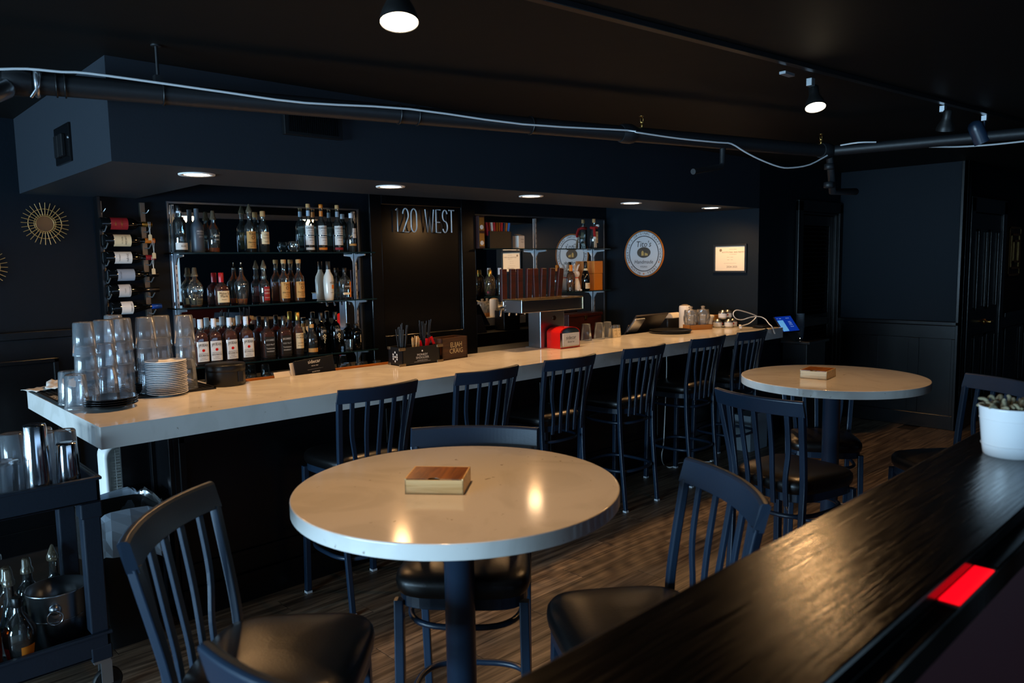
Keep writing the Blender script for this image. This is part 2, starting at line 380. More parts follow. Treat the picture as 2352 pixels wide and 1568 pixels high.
ub = thing('under_bar_shelf', 'black shelf behind the bar holding menus and the register', 'shelf', (0, 0, 0))
obj('shelf_board', MB().box(1.62, 6.38, 4.0, 4.3, .90, .93), BLKP, ub); obj('shelf_front', MB().box(1.62, 6.38, 4.27, 4.3, .0, .90), BLKP, ub)
bc = thing('back_counter', 'black back counter along the bottle wall below the glass shelves', 'counter', (0, 0, 0))
obj('worktop', MB().box(1.66, 6.37, 4.82, 5.255, .82, .86), BLKP, bc, bev=.004); obj('cabinet', MB().box(1.66, 6.37, 4.88, 5.255, -.008, .82), BASEB, bc)
# ledge capping the partition
tag(obj('drink_ledge', MB().box(.45, 4.2, .3206, .555, 1.20, ZLG).box(.45, 4.2, .2915, .3206, 1.20, ZLG-.021), LEDGE, bev=.004), 'wide black stained wooden ledge capping the half wall, carrying the white plant pot', 'ledge')
refl = thing('red_reflection_strip', 'glowing red strip standing in for a reflection on the black ledge step', 'light', (1.153, .306, ZLG-.021))  # emissive strip standing in for a red reflection on the step
obj('housing', MB().box(-.087, .087, -.0145, .0145, -.001, .001), BLKP, refl, bev=.001)  # thin black backing under the painted reflection
obj('lens', MB().box(-.078, .078, -.0125, .0132, .001, .002), pm('painted_red_reflection', '#ff0a20', .3, emit='#ff0618', es=1.4), refl)  # red reflection put in as glowing colour; not a lamp lens
# ================================================================== CHAIRS
GLIDE = pm('pale_glide', '#b9bcc0', .5)
def trap(k, z, n=36, front=.218, back=.19, hy=.205, e=4.2):
    o = []
    for j in range(n):
        t = 2*math.pi*j/n; c, s = math.cos(t), math.sin(t)
        y = math.copysign(abs(s)**(2/e), s); x = math.copysign(abs(c)**(2/e), c)
        a = back+(front-back)*(y+1)/2; o.append((a*x*k, .015+hy*y*k, z))
    return o
def make_chair():
    t = thing('bar_stool', 'x', 'stool')
    st = MB().loft([trap(.97, .70), trap(1.0, .712), trap(1.01, .73), trap(1.0, .745), trap(.95, .760), trap(.8, .770), trap(.5, .776), trap(.15, .778)])
    obj('seat', st, VINYL, t)
    obj('seat_frame', MB().loft([trap(.80, .662), trap(.95, .662), trap(.95, .70), trap(.80, .70)], False), METB, t, bev=.003)
    arc = lambda u: -.235-.045*(1-u*u)                      # crest bows backwards
    for s in (-1, 1):
        path = smoothpts([(s*.178, -.215, .012), (s*.180, -.178, .42), (s*.184, -.168, .66), (s*.190, -.174, .80), (s*.212, -.224, 1.058)], 5)
        lg = obj('rear_leg', MB().bar(path, .027, .023, up=(0, 1, 0)), METB, t, bev=.004)
        obj('glide', MB().cbox((s*.178, -.2155, .006), (.028, .028, .012)), GLIDE, lg)
        lg = obj('front_leg', MB().bar([(s*.200, .185, .012), (s*.192, .172, .68)], .030, .030, up=(0, 1, 0)), METB, t, bev=.004)
        obj('glide', MB().cbox((s*.200, .185, .006), (.03, .03, .012)), GLIDE, lg)
    cr = MB(); rings = []
    for i in range(33):
        u = -1+i/16; x = u*.225; y = arc(u); ends = .0
        for_ = []
        h0, h1 = 1.052, 1.122
        nx, ny = 2*.045*u/.225, 1.0; l = math.hypot(nx, ny); tx, ty = -nx/l*.013, ny/l*.013
        rings.append([(x+tx, y+ty+.016, h0), (x-tx, y-ty+.016, h0), (x-tx, y-ty-.002, h1-.006), (x-tx*.5, y-ty*.5-.002, h1), (x+tx*.5, y+ty*.5-.002, h1), (x+tx, y+ty-.002, h1-.006)])
    obj('crest_rail', cr.loft(rings, False), METB, t, bev=.003)
    for i in range(5):
        u = (i-2)/2*.68; xt, xb = u*.225, u*.19
        path = smoothpts([(xt, arc(u)+.016, 1.062), (xt*.96, arc(u)*.8-.012, .90), (xb*1.01, -.214, .77), (xb, -.204, .655)], 4)
        obj('slat', MB().bar(path, .022, .011, up=(0, 1, 0)), METB, t, bev=.002)
    ring = lambda a, b, cy, z, e: [(a*math.copysign(abs(math.cos(q))**(2/e), math.cos(q)), cy+b*math.copysign(abs(math.sin(q))**(2/e), math.sin(q)), z) for q in [2*math.pi*j/40 for j in range(40)]]
    obj('foot_ring', MB().tube(ring(.196, .205, -.005, .27, 3.2), .0115, 8, True), METB, t)
    obj('seat_ring', MB().tube(ring(.180, .19, .0, .60, 3.0), .010, 8, True), METB, t)
    return t
CH0 = make_chair(); first = [True]
def chair(cx, cy, fx, fy, label, group, k=1.0):
    """cx,cy: centre of the backrest top rail; fx,fy: facing"""
    l = math.hypot(fx, fy); fx, fy = fx/l, fy/l
    o = CH0 if first[0] else copy_tree(CH0); first[0] = False
    o.scale = (k,)*3; o.location = (cx+fx*.245*k, cy+fy*.245*k, 0); o.rotation_euler = (0, 0, math.atan2(-fx, fy)); tag(o, label, 'stool', group)
GB, GT = 'slat-back stools along the bar', 'slat-back stools around the round tables'
bs = [((784, 895), (957, 873)), ((1055, 857), (1190, 838)), ((1250, 826), (1375, 813)), ((1438, 801), (1530, 787)), ((1577, 779), (1683, 771)), ((1700, 764), (1764, 755))]
bl = ['black slat-back stool at the bar, first one along from the wheeled cart', 'black slat-back stool at the bar, second along from the cart', 'black slat-back stool at the bar in front of the red napkin dispenser',
      'black slat-back stool at the bar with a white cable beside its legs', 'black slat-back stool at the bar, second from the blue-screen tablet', 'black slat-back stool at the bar end beside the blue-screen tablet']
for (a, b), l in zip(bs, bl):
    pa, pb = P(*a, Y=3.08), P(*b, Y=3.08); chair((pa.x+pb.x)/2, 3.09, 0, 1, l, GB)
chair(.615, 1.875, .71, -.70, 'black slat-back stool between the large near round table and the wheeled cart', GT)
chair(1.706, 2.010, -.737, -.676, 'black slat-back stool at the near round table with its back to the bar', GT)
chair(.492, .938, .93, .36, 'black slat-back stool at the near round table, opposite the one backing onto the bar', GT)
chair(1.755, 1.045, -.84, .54, 'black slat-back stool between the near round table and the dark ledge', GT)
chair(2.955, 1.615, .985, -.17, 'black slat-back stool at the far round table, backing toward the near table', GT)
chair(4.37, 2.0, -.84, -.55, 'black slat-back stool tucked under the far round table on its wainscot side', GT, .913)
chair(4.055, .965, -.835, .55, 'black slat-back stool at the far round table beside the white plant pot', GT)
# ================================================================== TABLES
def table(x, y, r, label):
    t = thing('pedestal_table', label, 'table', (x, y, 0), 0, 'round pedestal tables')
    obj('table_top', MB().lathe([(r-.003, 1.029), (r-.001, 1.0300), (r, 1.032), (r, 1.034), (r, 1.065), (r, 1.0672), (r-.0012, 1.0692), (r-.003, 1.07), (r-.006, 1.07), (r-.03, 1.07)], 96), QUARTZ, t)
    obj('top_plate', MB().lathe([(.16, 1.017), (.16, 1.029)], 32), METB, t)
    obj('pole', MB().lathe([(.044, .03), (.044, 1.0), (.06, 1.017)], 32), METB, t)
    obj('base', MB().lathe([(.165, 0), (.165, .012), (.15, .03), (.09, .045), (.055, .07)], 48), METB, t)
table(1.332, 1.652, .462, 'large round white table standing nearest the wheeled cart')
table(3.960, 1.729, .4635, 'round white table standing by the wainscot wall corner')
LIGHTW = woodmat('light_bamboo', '#c99f62', '#e2bd84', .4); DARKW = woodmat('brown_wood_lid', '#6d3d18', '#a0622a', .35, (30, 3, 30))
def cigbox(a, b, d, label, slot):
    """a,b front corners, d far corner on the table"""
    xv = (b-a); wd = xv.length; xv = xv.normalized(); yv = Vector((-xv.y, xv.x, 0)); dp = (d-b).dot(yv)
    t = thing('wooden_box', label, 'box', (a.x, a.y, 1.07), math.atan2(xv.y, xv.x), 'wooden boxes on the round tables')
    body = MB().box(0, wd, 0, .005, 0, .041).box(0, wd, dp-.005, dp, 0, .045).box(0, .005, 0, dp, 0, .045).box(wd-.005, wd, 0, dp, 0, .045).box(0, wd, 0, dp, 0, .006)
    obj('body', body, LIGHTW, t, bev=.001)
    lid = [(.005, .0), (wd-.005, .0), (wd-.005, dp-.005), (.005, dp-.005)]
    notch = [(wd/2+.016*math.cos(q), .002+.012*math.sin(q)) for q in [math.pi-i*math.pi/8 for i in range(9)]] if slot else []
    obj('sliding_lid', MB().prism([lid[0]]+notch+lid[1:], .0412, .0446), DARKW, t)
cigbox(P(930, 1135, Z=1.07), P(1065, 1137, Z=1.07), P(1097, 1106, Z=1.07), 'bamboo box with brown sliding lid on the large table nearest the cart', True)
a, b, d = P(1837, 868, Z=1.07), P(1899, 873, Z=1.07), P(1946, 866, Z=1.07)
cigbox(a, b, d, 'bamboo box with brown sliding lid on the table by the wainscot corner', True)
# ================================================================== CEILING FIXTURES
WARM = (1.0, .54, .21)
def spot(parent, loc, aim, watts, ang, rad=.045, blend=.7):
    l = bpy.data.lights.new('lamp_light', 'SPOT'); l.energy = watts; l.color = WARM; l.spot_size = R(ang); l.spot_blend = blend; l.shadow_soft_size = rad
    o = bpy.data.objects.new('lamp_light', l); COL.objects.link(o); o.parent = parent; o.location = loc
    o.rotation_euler = Vector(aim).to_track_quat('-Z', 'Y').to_euler(); return o
BULB = pm('lamp_glow', '#fff2dc', .5, emit=(1, .80, .52, 1), es=30)
RECL = pm('recessed_glow', '#fff2dc', .5, emit=(1, .82, .58, 1), es=16)
cans = [(1.462, 3.758), (2.562, 3.724), (3.719, 3.73), (4.847, 3.745), (5.935, 3.704)]
cl = ['first from the cart end', 'second from the cart end', 'above the beer taps', 'second from the tablet end', 'nearest the tablet end']
for (x, y), l in zip(cans, cl):
    t = thing('recessed_downlight', 'lit white recessed downlight in the soffit over the bar, '+l, 'downlight', (x, y, 2.15), 0, 'recessed downlights over the bar')
    obj('trim_ring', MB().loft([[(r*math.cos(q), r*math.sin(q), z) for q in [2*math.pi*j/32 for j in range(32)]] for r, z in ((.085, 0), (.083, -.006), (.06, -.004), (.058, 0))], True, False, False), WHITE, t)
    obj('diffuser', MB().lathe([(.058, -.001), (.058, -.003)], 32), RECL, t)
    spot(t, (0, 0, -.02), (0, .2, -1), 36, 170, .04, .6)
def rail(name, a, b, label):
    t = thing(name, label, 'light track', a); d = b-a
    obj('track', MB().bar([(0, 0, 0), tuple(d)], .035, .022), BLKP, t, bev=.002); return t
ra, rb = P(1255, 0, Z=2.568), P(2352, 281, Z=2.568); dr = (rb-ra).normalized()
tr = rail('light_track', ra-dr*1.6, rb+dr*1.2, 'black track with spot heads running along the ceiling over the round tables')
cp = P(1808, 166, Z=2.55)-(ra-dr*1.6); obj('power_feed', MB().cbox((cp.x, cp.y, cp.z-.008), (.09, .03, .012)), ALU, tr)
def head_par(loc, disc, aim, label, on, watts=0, ang=110):
    """open PAR lamp holder hanging from the track: adapter block, stem, socket cone, glowing lens"""
    t = thing('track_spotlight', label, 'spotlight', loc, 0, 'ceiling track spotlights'); d = disc-loc; aim = Vector(aim).normalized()
    obj('adapter', MB().cbox((0, 0, -.018), (.036, .028, .036)), ALU, t, bev=.002)
    back = d-aim*.105
    obj('stem', MB().tube([(0, 0, -.036), (0, 0, back.z+.015), tuple(back)], .006, 8), CHROME, t)
    M = Matrix.Translation(d) @ Vector((0, 0, 1)).rotation_difference(-aim).to_matrix().to_4x4()
    obj('socket', MB().lathe([(.0475, .0), (.0475, .012), (.042, .03), (.028, .06), (.024, .075), (.024, .11), (.016, .118)], 28, M=M, cap0=False), pm('dark_lamp_socket', '#121212', .45), t)
    obj('lens', MB().lathe([(.001, -.006), (.03, -.003), (.0465, .002)], 28, M=M, cap0=False, cap1=False), BULB if on else pm('grey_lens', '#55585c', .3), t)
    if on: spot(t, tuple(d+aim*.02), tuple(aim), watts, ang)
    return t
l1 = P(917, 52, Z=2.30); t1 = Vector((l1.x, l1.y-.0, 2.557))
rail('light_track', Vector((l1.x-2.2, l1.y+.2, 2.568)), Vector((l1.x+.35, l1.y-.03, 2.568)), 'black track on the ceiling carrying the lamp over the near round table')
head_par(t1, l1, (-.13, -.19, -1), 'lit track lamp hanging right above the large near table', True, 33, 120)
a2 = P(1862, 180, Z=2.557); l2 = P(1873, 247, Y=a2.y-.01)
head_par(a2, l2, (-.28, -.25, -1), 'lit track lamp hanging between the two round tables', True, 33, 120)
a3 = P(2166, 243, Z=2.557); l3 = P(2170, 300, Y=a3.y-.02)
head_par(a3, l3, (.25, .2, -1), 'unlit bulb-shaped black track lamp beside the cylinder lamp', False)
a4 = P(2262, 266, Z=2.557); t = thing('track_spotlight', 'black cylinder track lamp aimed toward the hall', 'spotlight', a4, 0, 'ceiling track spotlights')
obj('adapter', MB().cbox((0, 0, -.015), (.036, .028, .03)), ALU, t); e1, e2 = P(2236, 280, Y=a4.y-.03)-a4, P(2256, 328, Y=a4.y-.07)-a4
obj('stem', MB().tube([(0, 0, -.03), (0, 0, -.075), tuple(e1*.5+e2*.5)], .006), METB, t)
aim = (e2-e1).normalized(); M = Matrix.Translation(e1) @ Vector((0, 0, 1)).rotation_difference(aim).to_matrix().to_4x4(); L = (e2-e1).length
obj('housing', MB().lathe([(.008, -.004), (.03, .004), (.04, .022), (.042, .05), (.042, L)], 28, M=M, cap1=False), METB, t)
obj('lens', MB().lathe([(.001, L-.006), (.0405, L-.004)], 28, M=M, cap0=False, cap1=False), pm('dim_lens', '#e0a860', .3, emit=(1, .6, .25, 1), es=1.0), t)
spot(t, tuple(e2+aim*.01), tuple(aim), 7, 100)
# unseen fill lamp added to keep a little warm light in the passage
hl = thing('hall_fill_light', 'unseen warm fill light added at the hall ceiling', 'downlight', (9.6, 1.6, CH)); obj('trim_ring', MB().lathe([(.07, -.006), (.07, 0)], 24), WHITE, hl); spot(hl, (0, 0, -.03), (0, 0, -1), 6, 130)
# sprinkler pipe, branches, sprinkler heads
ZP = 2.392
pL, pR, pE = P(-70, 178, Z=ZP), P(1905, 347, Z=ZP), P(2420, 300, Z=ZP)
sp = thing('sprinkler_pipe', 'black sprinkler pipe running under the ceiling in front of the soffit', 'pipe', pL)
rel = lambda q: tuple(q-pL)
obj('main_pipe', MB().tube([rel(pL), rel(pR)], .041, 20), PIPEB, sp)
obj('branch_pipe', MB().tube([rel(pR), rel(pE)], .033, 16), PIPEB, sp)
dirp = (pR-pL).normalized()
def coupling(q, d, r, l=.07): obj('coupling', MB().tube([rel(q-d*l/2), rel(q-d*l*.2), rel(q+d*l*.2), rel(q+d*l/2)], [r, r*1.14, r*1.14, r], 16), PIPEB, sp)
def onp(x): # point of the main pipe seen at pixel column x
    lo, hi = 0., 1.
    for _ in range(40):
        mid = (lo+hi)/2; q = pL.lerp(pR, mid)-Vector((0, 0, HC)); px = 1176+FPX*q.dot(_rt)/q.dot(_fw)
        if px < x: lo = mid
        else: hi = mid
    return pL.lerp(pR, lo)
for x in (40, 1440, 1895): coupling(onp(x), dirp, .047, .09)
for x in (130, 150, 375, 916, 958, 1218):
    q = onp(x); ring = [q+Vector((0, 0, math.sin(a)*.044))+Vector((-dirp.y, dirp.x, 0))*math.cos(a)*.044 for a in [2*math.pi*j/16 for j in range(16)]]
    obj('cable_tie', MB().tube([rel(k) for k in ring], .004, 6, True), BLKP, sp)
q = onp(85); ring = [q+Vector((0, 0, math.sin(a)*.046))+Vector((-dirp.y, dirp.x, 0))*math.cos(a)*.046 for a in [2*math.pi*j/16 for j in range(16)]]
obj('clamp_strap', MB().tube([rel(k) for k in ring], .009, 6, True), ALU, sp, label='silver clamp strap')
q = onp(66); obj('clamp_hook', MB().tube([rel(q+Vector((0, 0, .05))), rel(q+Vector((.03, -.04, .03))), rel(q+Vector((.02, -.05, -.02))), rel(q+Vector((0, -.02, -.055)))], .006), ALU, sp)
for x in (365,):
    q = onp(x); obj('hanger', MB().tube([rel(q+Vector((0, 0, .04))), rel(Vector((q.x, q.y, CH)))], .006).cbox(rel(q+Vector((0, 0, .05))), (.03, .03, .04)).lathe([(.02, 0), (.02, .006)], 12, c=rel(Vector((q.x, q.y, CH-.006)))), PIPEB, sp)
q = onp(20); e = q+Vector((-.02, -.04, -.04)); obj('elbow_fitting', MB().tube([rel(q), rel(e), rel(e+Vector((-.08, -.03, -.05)))], [.03, .032, .032], 14), STEEL, sp, label='silver elbow fitting')
for x in (1474, 1885):
    q = onp(x)+Vector((0, 0, .04)); h = obj('sprinkler_head', MB().lathe([(.008, 0), (.008, .02), (.011, .022), (.011, .03)], 12, c=rel(q)).tube([rel(q+Vector((-.011, 0, .03))), rel(q+Vector((-.013, 0, .05))), rel(q+Vector((0, 0, .06)))], .0025).tube([rel(q+Vector((.011, 0, .03))), rel(q+Vector((.013, 0, .05))), rel(q+Vector((0, 0, .06)))], .0025).lathe([(.014, .06), (.014, .063)], 12, c=rel(q)), BRASS, sp)
q = onp(1660); k = Vector((0, 0, 1)); qe = P(1592, 394, Y=q.y); ql = P(1666, 384, Y=q.y)
obj('drop_pipe', MB().tube([rel(q), rel(Vector((q.x, q.y, ql.z+.02))), rel(Vector((q.x-.015, q.y, ql.z))), rel(qe)], .017, 12), PIPEB, sp)
q = onp(1905); q2 = P(1912, 440, Y=q.y); q3 = P(1965, 440, Y=q.y)
obj('riser_drop', MB().tube([rel(q), rel(q2), rel(q3)], .024, 12), PIPEB, sp)
for z in (q.z-.1, q2.z+.04): obj('coupling', MB().lathe([(.024, -.02), (.033, -.016), (.033, .016), (.024, .02)], 14, c=rel(Vector((q.x+.005, q.y, z)))), PIPEB, sp)
# cables along the pipe
CABW = pm('white_cable', '#c9ccce', .5)
off = Vector((dirp.y, -dirp.x, 0))*.046
def cable(name, px, label, rad=.005, k=3, z=None):
    pts = []
    for x, y in px:
        q = onp(min(max(x, -60), 1900))+off; qq = P(x, y, Y=q.y); pts.append(qq)
    tag(obj(name, MB().tube([p-pts[0] for p in smoothpts(pts, k)], rad, 6), CABW, loc=pts[0]), label, 'cable')
cable('ceiling_cable', [(-30, 160), (60, 158), (140, 165), (200, 168), (350, 188), (520, 212), (700, 236), (940, 250), (1200, 285), (1440, 299), (1465, 304), (1560, 318), (1650, 327), (1680, 330), (1710, 348), (1745, 366), (1790, 383), (1820, 385), (1860, 378), (1900, 357)], 'white cable strapped along the black pipe then sagging loose near its end')
pts = [P(x, y, Z=ZP) + Vector((-.04, -.02, .02)) for x, y in ((1930, 343), (1970, 337), (2010, 336))]
tag(obj('ceiling_cable', MB().tube([p-pts[0] for p in smoothpts(pts, 3)], .005, 6), CABW, loc=pts[0]), 'short white cable end resting by the pipe elbow', 'cable')
pts = [P(x, y, Z=ZP) for x, y in ((2135, 337), (2200, 337), (2280, 332), (2400, 319))]
tag(obj('ceiling_cable', MB().tube([p-pts[0] for p in smoothpts(pts, 3)], .006, 6), CABW, loc=pts[0]), 'white cable crossing below the branch pipe near the cylinder lamp', 'cable')
# fixtures on the soffit
c = P(143, 337, X=1.0); t = thing('wall_plate', 'black square control plate on the blue-lit side of the soffit', 'wall plate', (1.01, c.y, c.z))
obj('plate', MB().box(-.012, 0, -.135, .135, -.08, .10), TRIM, t, bev=.004)
for y in (-.035, .045): obj('switch_block', MB().box(-.03, -.012, y-.035, y+.03, -.05, .055), BLKP, t, bev=.004)
for y, z in ((-.12, .03), (.12, -.03)): obj('screw', MB().lathe([(.007, 0), (.005, .004)], 10, M=Matrix.Translation((-.012, y, z)) @ Matrix.Rotation(R(-90), 4, 'Y')), ALU, t)
a, b = P(648, 255, Y=3.49), P(782, 290, Y=3.49); t = thing('air_grille', 'black slotted air grille on the front of the soffit behind the pipe', 'grille', (a.x, 3.5, a.z-.05))
wd = b.x-a.x; obj('frame', MB().box(0, wd, -.03, 0, -.06, .06), BLKP, t, bev=.003)
for i in range(24): obj('slot_fin', MB().box(.02+i*(wd-.04)/24, .02+i*(wd-.04)/24+.004, -.036, -.03, -.045, .05), TRIM, t)
# ================================================================== BOTTLE WALL
def mirror(x0, x1, z0, z1, label):
    t = thing('wall_mirror', label, 'mirror', ((x0+x1)/2, 5.28, z0), 0, 'mirrors behind the bottle shelves'); h = (x1-x0)/2
    obj('glass', MB().box(-h, h, -.006, 0, 0, z1-z0), MIRROR, t)
    obj('edge_strip', MB().box(-h-.012, -h, -.012, 0, 0, z1-z0).box(h, h+.012, -.012, 0, 0, z1-z0).box(-h-.012, h+.012, -.012, 0, z1-z0, z1-z0+.012), pm('mirror_edge', '#5c636b', .3, .8), t)
mirror(1.85, 3.30, .862, 2.13, 'tall mirror behind the three glass shelves of spirit bottles')
mirror(4.50, 6.35, .862, 2.13, 'wide mirror behind the beer taps and short glass shelves')
def standard(x, z0, z1, zs, label):
    t = thing('shelf_standard', label, 'shelf bracket', (x, 5.27, 0), 0, 'slotted shelf standards on the mirrors')
    obj('upright', MB().box(-.008, .008, -.014, -.002, z0, z1), ALU, t)
    sl = MB()
    for i in range(int((z1-z0)/.05)): sl.box(-.0025, .0025, -.0146, -.0138, z0+.02+i*.05, z0+.04+i*.05)
    obj('slot_row', sl, INK, t)
    for z in zs:
        obj('bracket', MB().add([(-.005, -.014, z-.07), (-.005, -.014, z-.002), (-.005, -.15, z-.002), (-.005, -.15, z-.014), (-.005, -.05, z-.022), (.005, -.014, z-.07), (.005, -.014, z-.002), (.005, -.15, z-.002), (.005, -.15, z-.014), (.005, -.05, z-.022)],
            [(0, 1, 2, 3, 4), (5, 9, 8, 7, 6), (0, 5, 6, 1), (1, 6, 7, 2), (2, 7, 8, 3), (3, 8, 9, 4), (4, 9, 5, 0)]), ALU, t)
SZ = (1.80, 1.437, 1.038); RZ = (1.828, 1.40)
standard(1.872, .87, 2.12, [z-.012 for z in SZ], 'slotted metal shelf standard at the wine rack end of the bottle shelves')
standard(3.262, .87, 2.12, [z-.012 for z in SZ], 'slotted metal shelf standard at the panel end of the bottle shelves')
standard(5.30, 1.1, 2.12, [z-.012 for z in RZ], 'slotted metal shelf standard above the beer taps')
standard(6.17, .9, 1.83, [z-.012 for z in RZ], 'slotted metal shelf standard beside the orange box')
GEDGE = pm('glass_edge', '#13262a', .1, spec=.8)
def shelf(x0, x1, z, label):
    t = thing('glass_shelf', label, 'shelf', ((x0+x1)/2, 5.18, z-.01), 0, 'glass bottle shelves'); h = (x1-x0)/2
    obj('pane', MB().box(-h, h, -.085, .085, 0, .01), GLASSG, t); obj('front_edge', MB().box(-h, h, -.0875, -.085, 0, .01), GEDGE, t)
for z, l in zip(SZ, ('topmost long glass shelf of spirit bottles', 'middle long glass shelf of spirit bottles', 'lowest long glass shelf holding the bourbon bottles')): shelf(1.80, 3.34, z, l)
for z, l in zip(RZ, ('upper glass shelf holding the straw box', 'lower glass shelf holding the tall orange box')): shelf(4.47, 6.24, z, l)
# ------------------------------------------------------------------ bottle builder
def prof_at(prof, z):
    for a, b in zip(prof, prof[1:]):
        if a[0] <= z <= b[0]:
            k = (z-a[0])/max(1e-6, b[0]-a[0]); return tuple(a[i]+(b[i]-a[i])*k for i in (1, 2))
    return prof[-1][1:]
def normp(prof): return [tuple(p) if len(p) == 3 else (p[0], p[1], 2.0) for p in prof]
def sgn(r, e, t, ky):
    c, s = math.cos(t), math.sin(t); return (r*math.copysign(abs(c)**(2/e), c), ky*r*math.copysign(abs(s)**(2/e), s))
DARKG = pm('dark_bottle_glass', '#07090a', .06, spec=.7); FROST = pm('frosted_grey_glass', '#4a5866', .4, trans=.35)
CREAM = pm('cream_label', '#d8c7a0', .7); TANL = pm('kraft_label', '#b98b4c', .7); WLAB = pm('white_label', '#d6d6d2', .7); BLAB = pm('black_label', '#101010', .6); OLAB = pm('orange_label', '#d87a1c', .6); RLAB = pm('red_label', '#8e1720', .6)
CORK = pm('cork', '#b58a58', .8); CAPG = pm('gold_cap', '#a8853e', .3, .9); CAPW = pm('white_cap', '#c9cfd6', .4); CAPB = pm('black_cap', '#0c0c0d', .35); WAX = pm('red_wax', '#a8101c', .3); CAPO = pm('orange_cap', '#c9701e', .4); BLUEC = pm('blue_foil', '#1f4fb0', .3, .5)
POUR = thin('pourer_cover', '#cfc8bc', body=.16, bodycol='#b9a98c', rough=.12, ior=1.7)
def bottle(name, label, loc, prof, glass=GLASSC, liq=None, labs=(), cap=None, ky=1.0, rz=0, cat='bottle', group=None, M=None, n=28, sc=1.0):
    prof = [(z*sc, r*sc, e) for z, r, e in normp(prof)]; H = prof[-1][0]
    t = thing(name, label, cat, loc, rz, group)
    if M is not None: t.matrix_world = Matrix.Translation(loc) @ M
    ring = lambda z, r, e, k=1: [(*sgn(r*k, e, 2*math.pi*j/n+math.pi/n, 1 if e <= 2.05 else ky if e > 4 else 1+(ky-1)*(e-2)/2), z) for j in range(n)]
    obj('glass_body', MB().loft([ring(*p) for p in prof], True, True, False), glass, t)
    if liq:
        frac, mat = liq; zt = H*frac; pr = [(z, r, e) for z, r, e in prof if .006 < z < zt]; r0, e0 = prof_at(prof, .006); r1, e1 = prof_at(prof, zt)
        obj('liquid', MB().loft([ring(z, r, e, .92) for z, r, e in [(.006, r0, e0)]+pr+[(zt, r1, e1)]], True), mat, t)
    for lb in labs:
        z0, z1, half, mat, texts = lb[:5]; cen = lb[5] if len(lb) > 5 else 0
        z0 *= sc; z1 *= sc; m = MB(); g = []; K = 10
        r, e = prof_at(prof, (z0+z1)/2); kk = 1 if e <= 2.05 else ky
        for z in (z0, z1):
            rr, ee = prof_at(prof, z)
            for i in range(K+1):
                a = -math.pi/2+cen+half*(-1+2*i/K); x, y = sgn(rr+.0008, ee, a, kk); g.append((x, y, z))
        m.add(g, [(i, i+1, K+2+i, K+1+i) for i in range(K)], True); lo = obj('label', m, mat, t)
        if texts:
            pm_ = MB(); flat = e > 3.5
            for tx, zc, sz, *rest in texts:
                zz = z0+(z1-z0)*zc; kw = {}
                if rest and rest[0]: kw['arch'] = rest[0]
                s_ = sz*sc
                if flat: letter(pm_, tx, (0, -(r*kk+.0016), zz), s_, maxw=r*1.5, **kw)
                else: letter(pm_, tx, (cen*r, 0, zz), s_, wrap=r+.0016, maxw=2*half*r*.88, **kw)
            ink = lb[6] if len(lb) > 6 else INK
            if pm_.v: obj('print', pm_, ink, lo)
    if cap:
        kind, mat = cap; rn = prof[-1][1]; z = H
        if kind == 'cap': obj('cap', MB().lathe([(rn+.001, -.030), (rn+.002, -.028), (rn+.002, .006), (rn, .008)], 20, c=(0, 0, z)), mat, t)
        elif kind == 'longcap': obj('cap', MB().lathe([(rn+.0015, -.052), (rn+.002, -.05), (rn+.002, .008), (rn, .010)], 20, c=(0, 0, z)), mat, t)
        elif kind == 'cork': obj('cork', MB().lathe([(rn*.85, -.004), (rn*1.12, .0), (rn*1.12, .024), (rn, .026)], 20, c=(0, 0, z)), mat, t)
        elif kind == 'cover': obj('pourer_cover', MB().lathe([(rn+.007, -.012), (rn+.006, .004), (rn+.001, .012), (rn-.001, .044), (rn-.005, .05)], 20, c=(0, 0, z)), mat, t)
        elif kind == 'conecover': obj('pourer_cover', MB().lathe([(rn+.005, -.01), (rn+.006, .006), (rn, .02), (.006, .05), (.003, .055)], 20, c=(0, 0, z)), mat, t)
        elif kind == 'spout': obj('pour_spout', MB().lathe([(rn-.001, -.002), (rn, .006), (.005, .014), (.004, .045)], 14, c=(0, 0, z)), mat, t)
        elif kind == 'wax': obj('wax_seal', MB().lathe([(rn+.0025, -.058), (rn+.003, -.03), (rn+.003, .004), (rn, .008)], 20, c=(0, 0, z)), mat, t)
        elif kind == 'stopper': obj('stopper', MB().lathe([(rn*.9, -.004), (rn*1.2, .002), (rn*1.25, .012), (rn*1.2, .022)], 20, c=(0, 0, z)), mat, t)
    return t
PT = [(0, .034), (.004, .0385), (.165, .0385), (.185, .0355), (.205, .022), (.218, .0155), (.272, .0145), (.274, .0165), (.286, .0165)]
PH = [(0, .034), (.004, .037), (.205, .037), (.222, .034), (.240, .022), (.252, .0145), (.318, .0135), (.334, .0145)]
PB = [(0, .036, 5), (.005, .041, 5), (.175, .041, 5), (.195, .036, 4), (.212, .02, 2), (.222, .0155, 2), (.235, .018, 2), (.245, .015, 2), (.285, .0145, 2)]
PJ = [(0, .036, 7), (.004, .039, 7), (.165, .039, 7), (.178, .034, 6), (.192, .02, 3), (.205, .015, 2), (.222, .0165, 2), (.268, .0135, 2)]
PD = [(0, .030), (.005, .032), (.03, .036), (.12, .049), (.15, .0475), (.185, .030), (.205, .0155), (.25, .0135)]
PW = [(0, .032, 3), (.005, .036, 3), (.10, .048, 3), (.135, .047, 3), (.165, .034, 2.6), (.185, .017, 2), (.215, .0155, 2)]
PM_ = [(0, .040, 4), (.006, .044, 4), (.115, .044, 4), (.135, .038, 3), (.152, .018, 2), (.17, .0155, 2), (.218, .0145, 2)]
PA = [(0, .030), (.006, .034), (.05, .0375), (.15, .040), (.18, .036), (.215, .0185), (.238, .0145), (.285, .0142)]
PF = [(0, .040), (.004, .042), (.17, .042), (.195, .034), (.212, .02), (.225, .0165), (.295, .0155)]
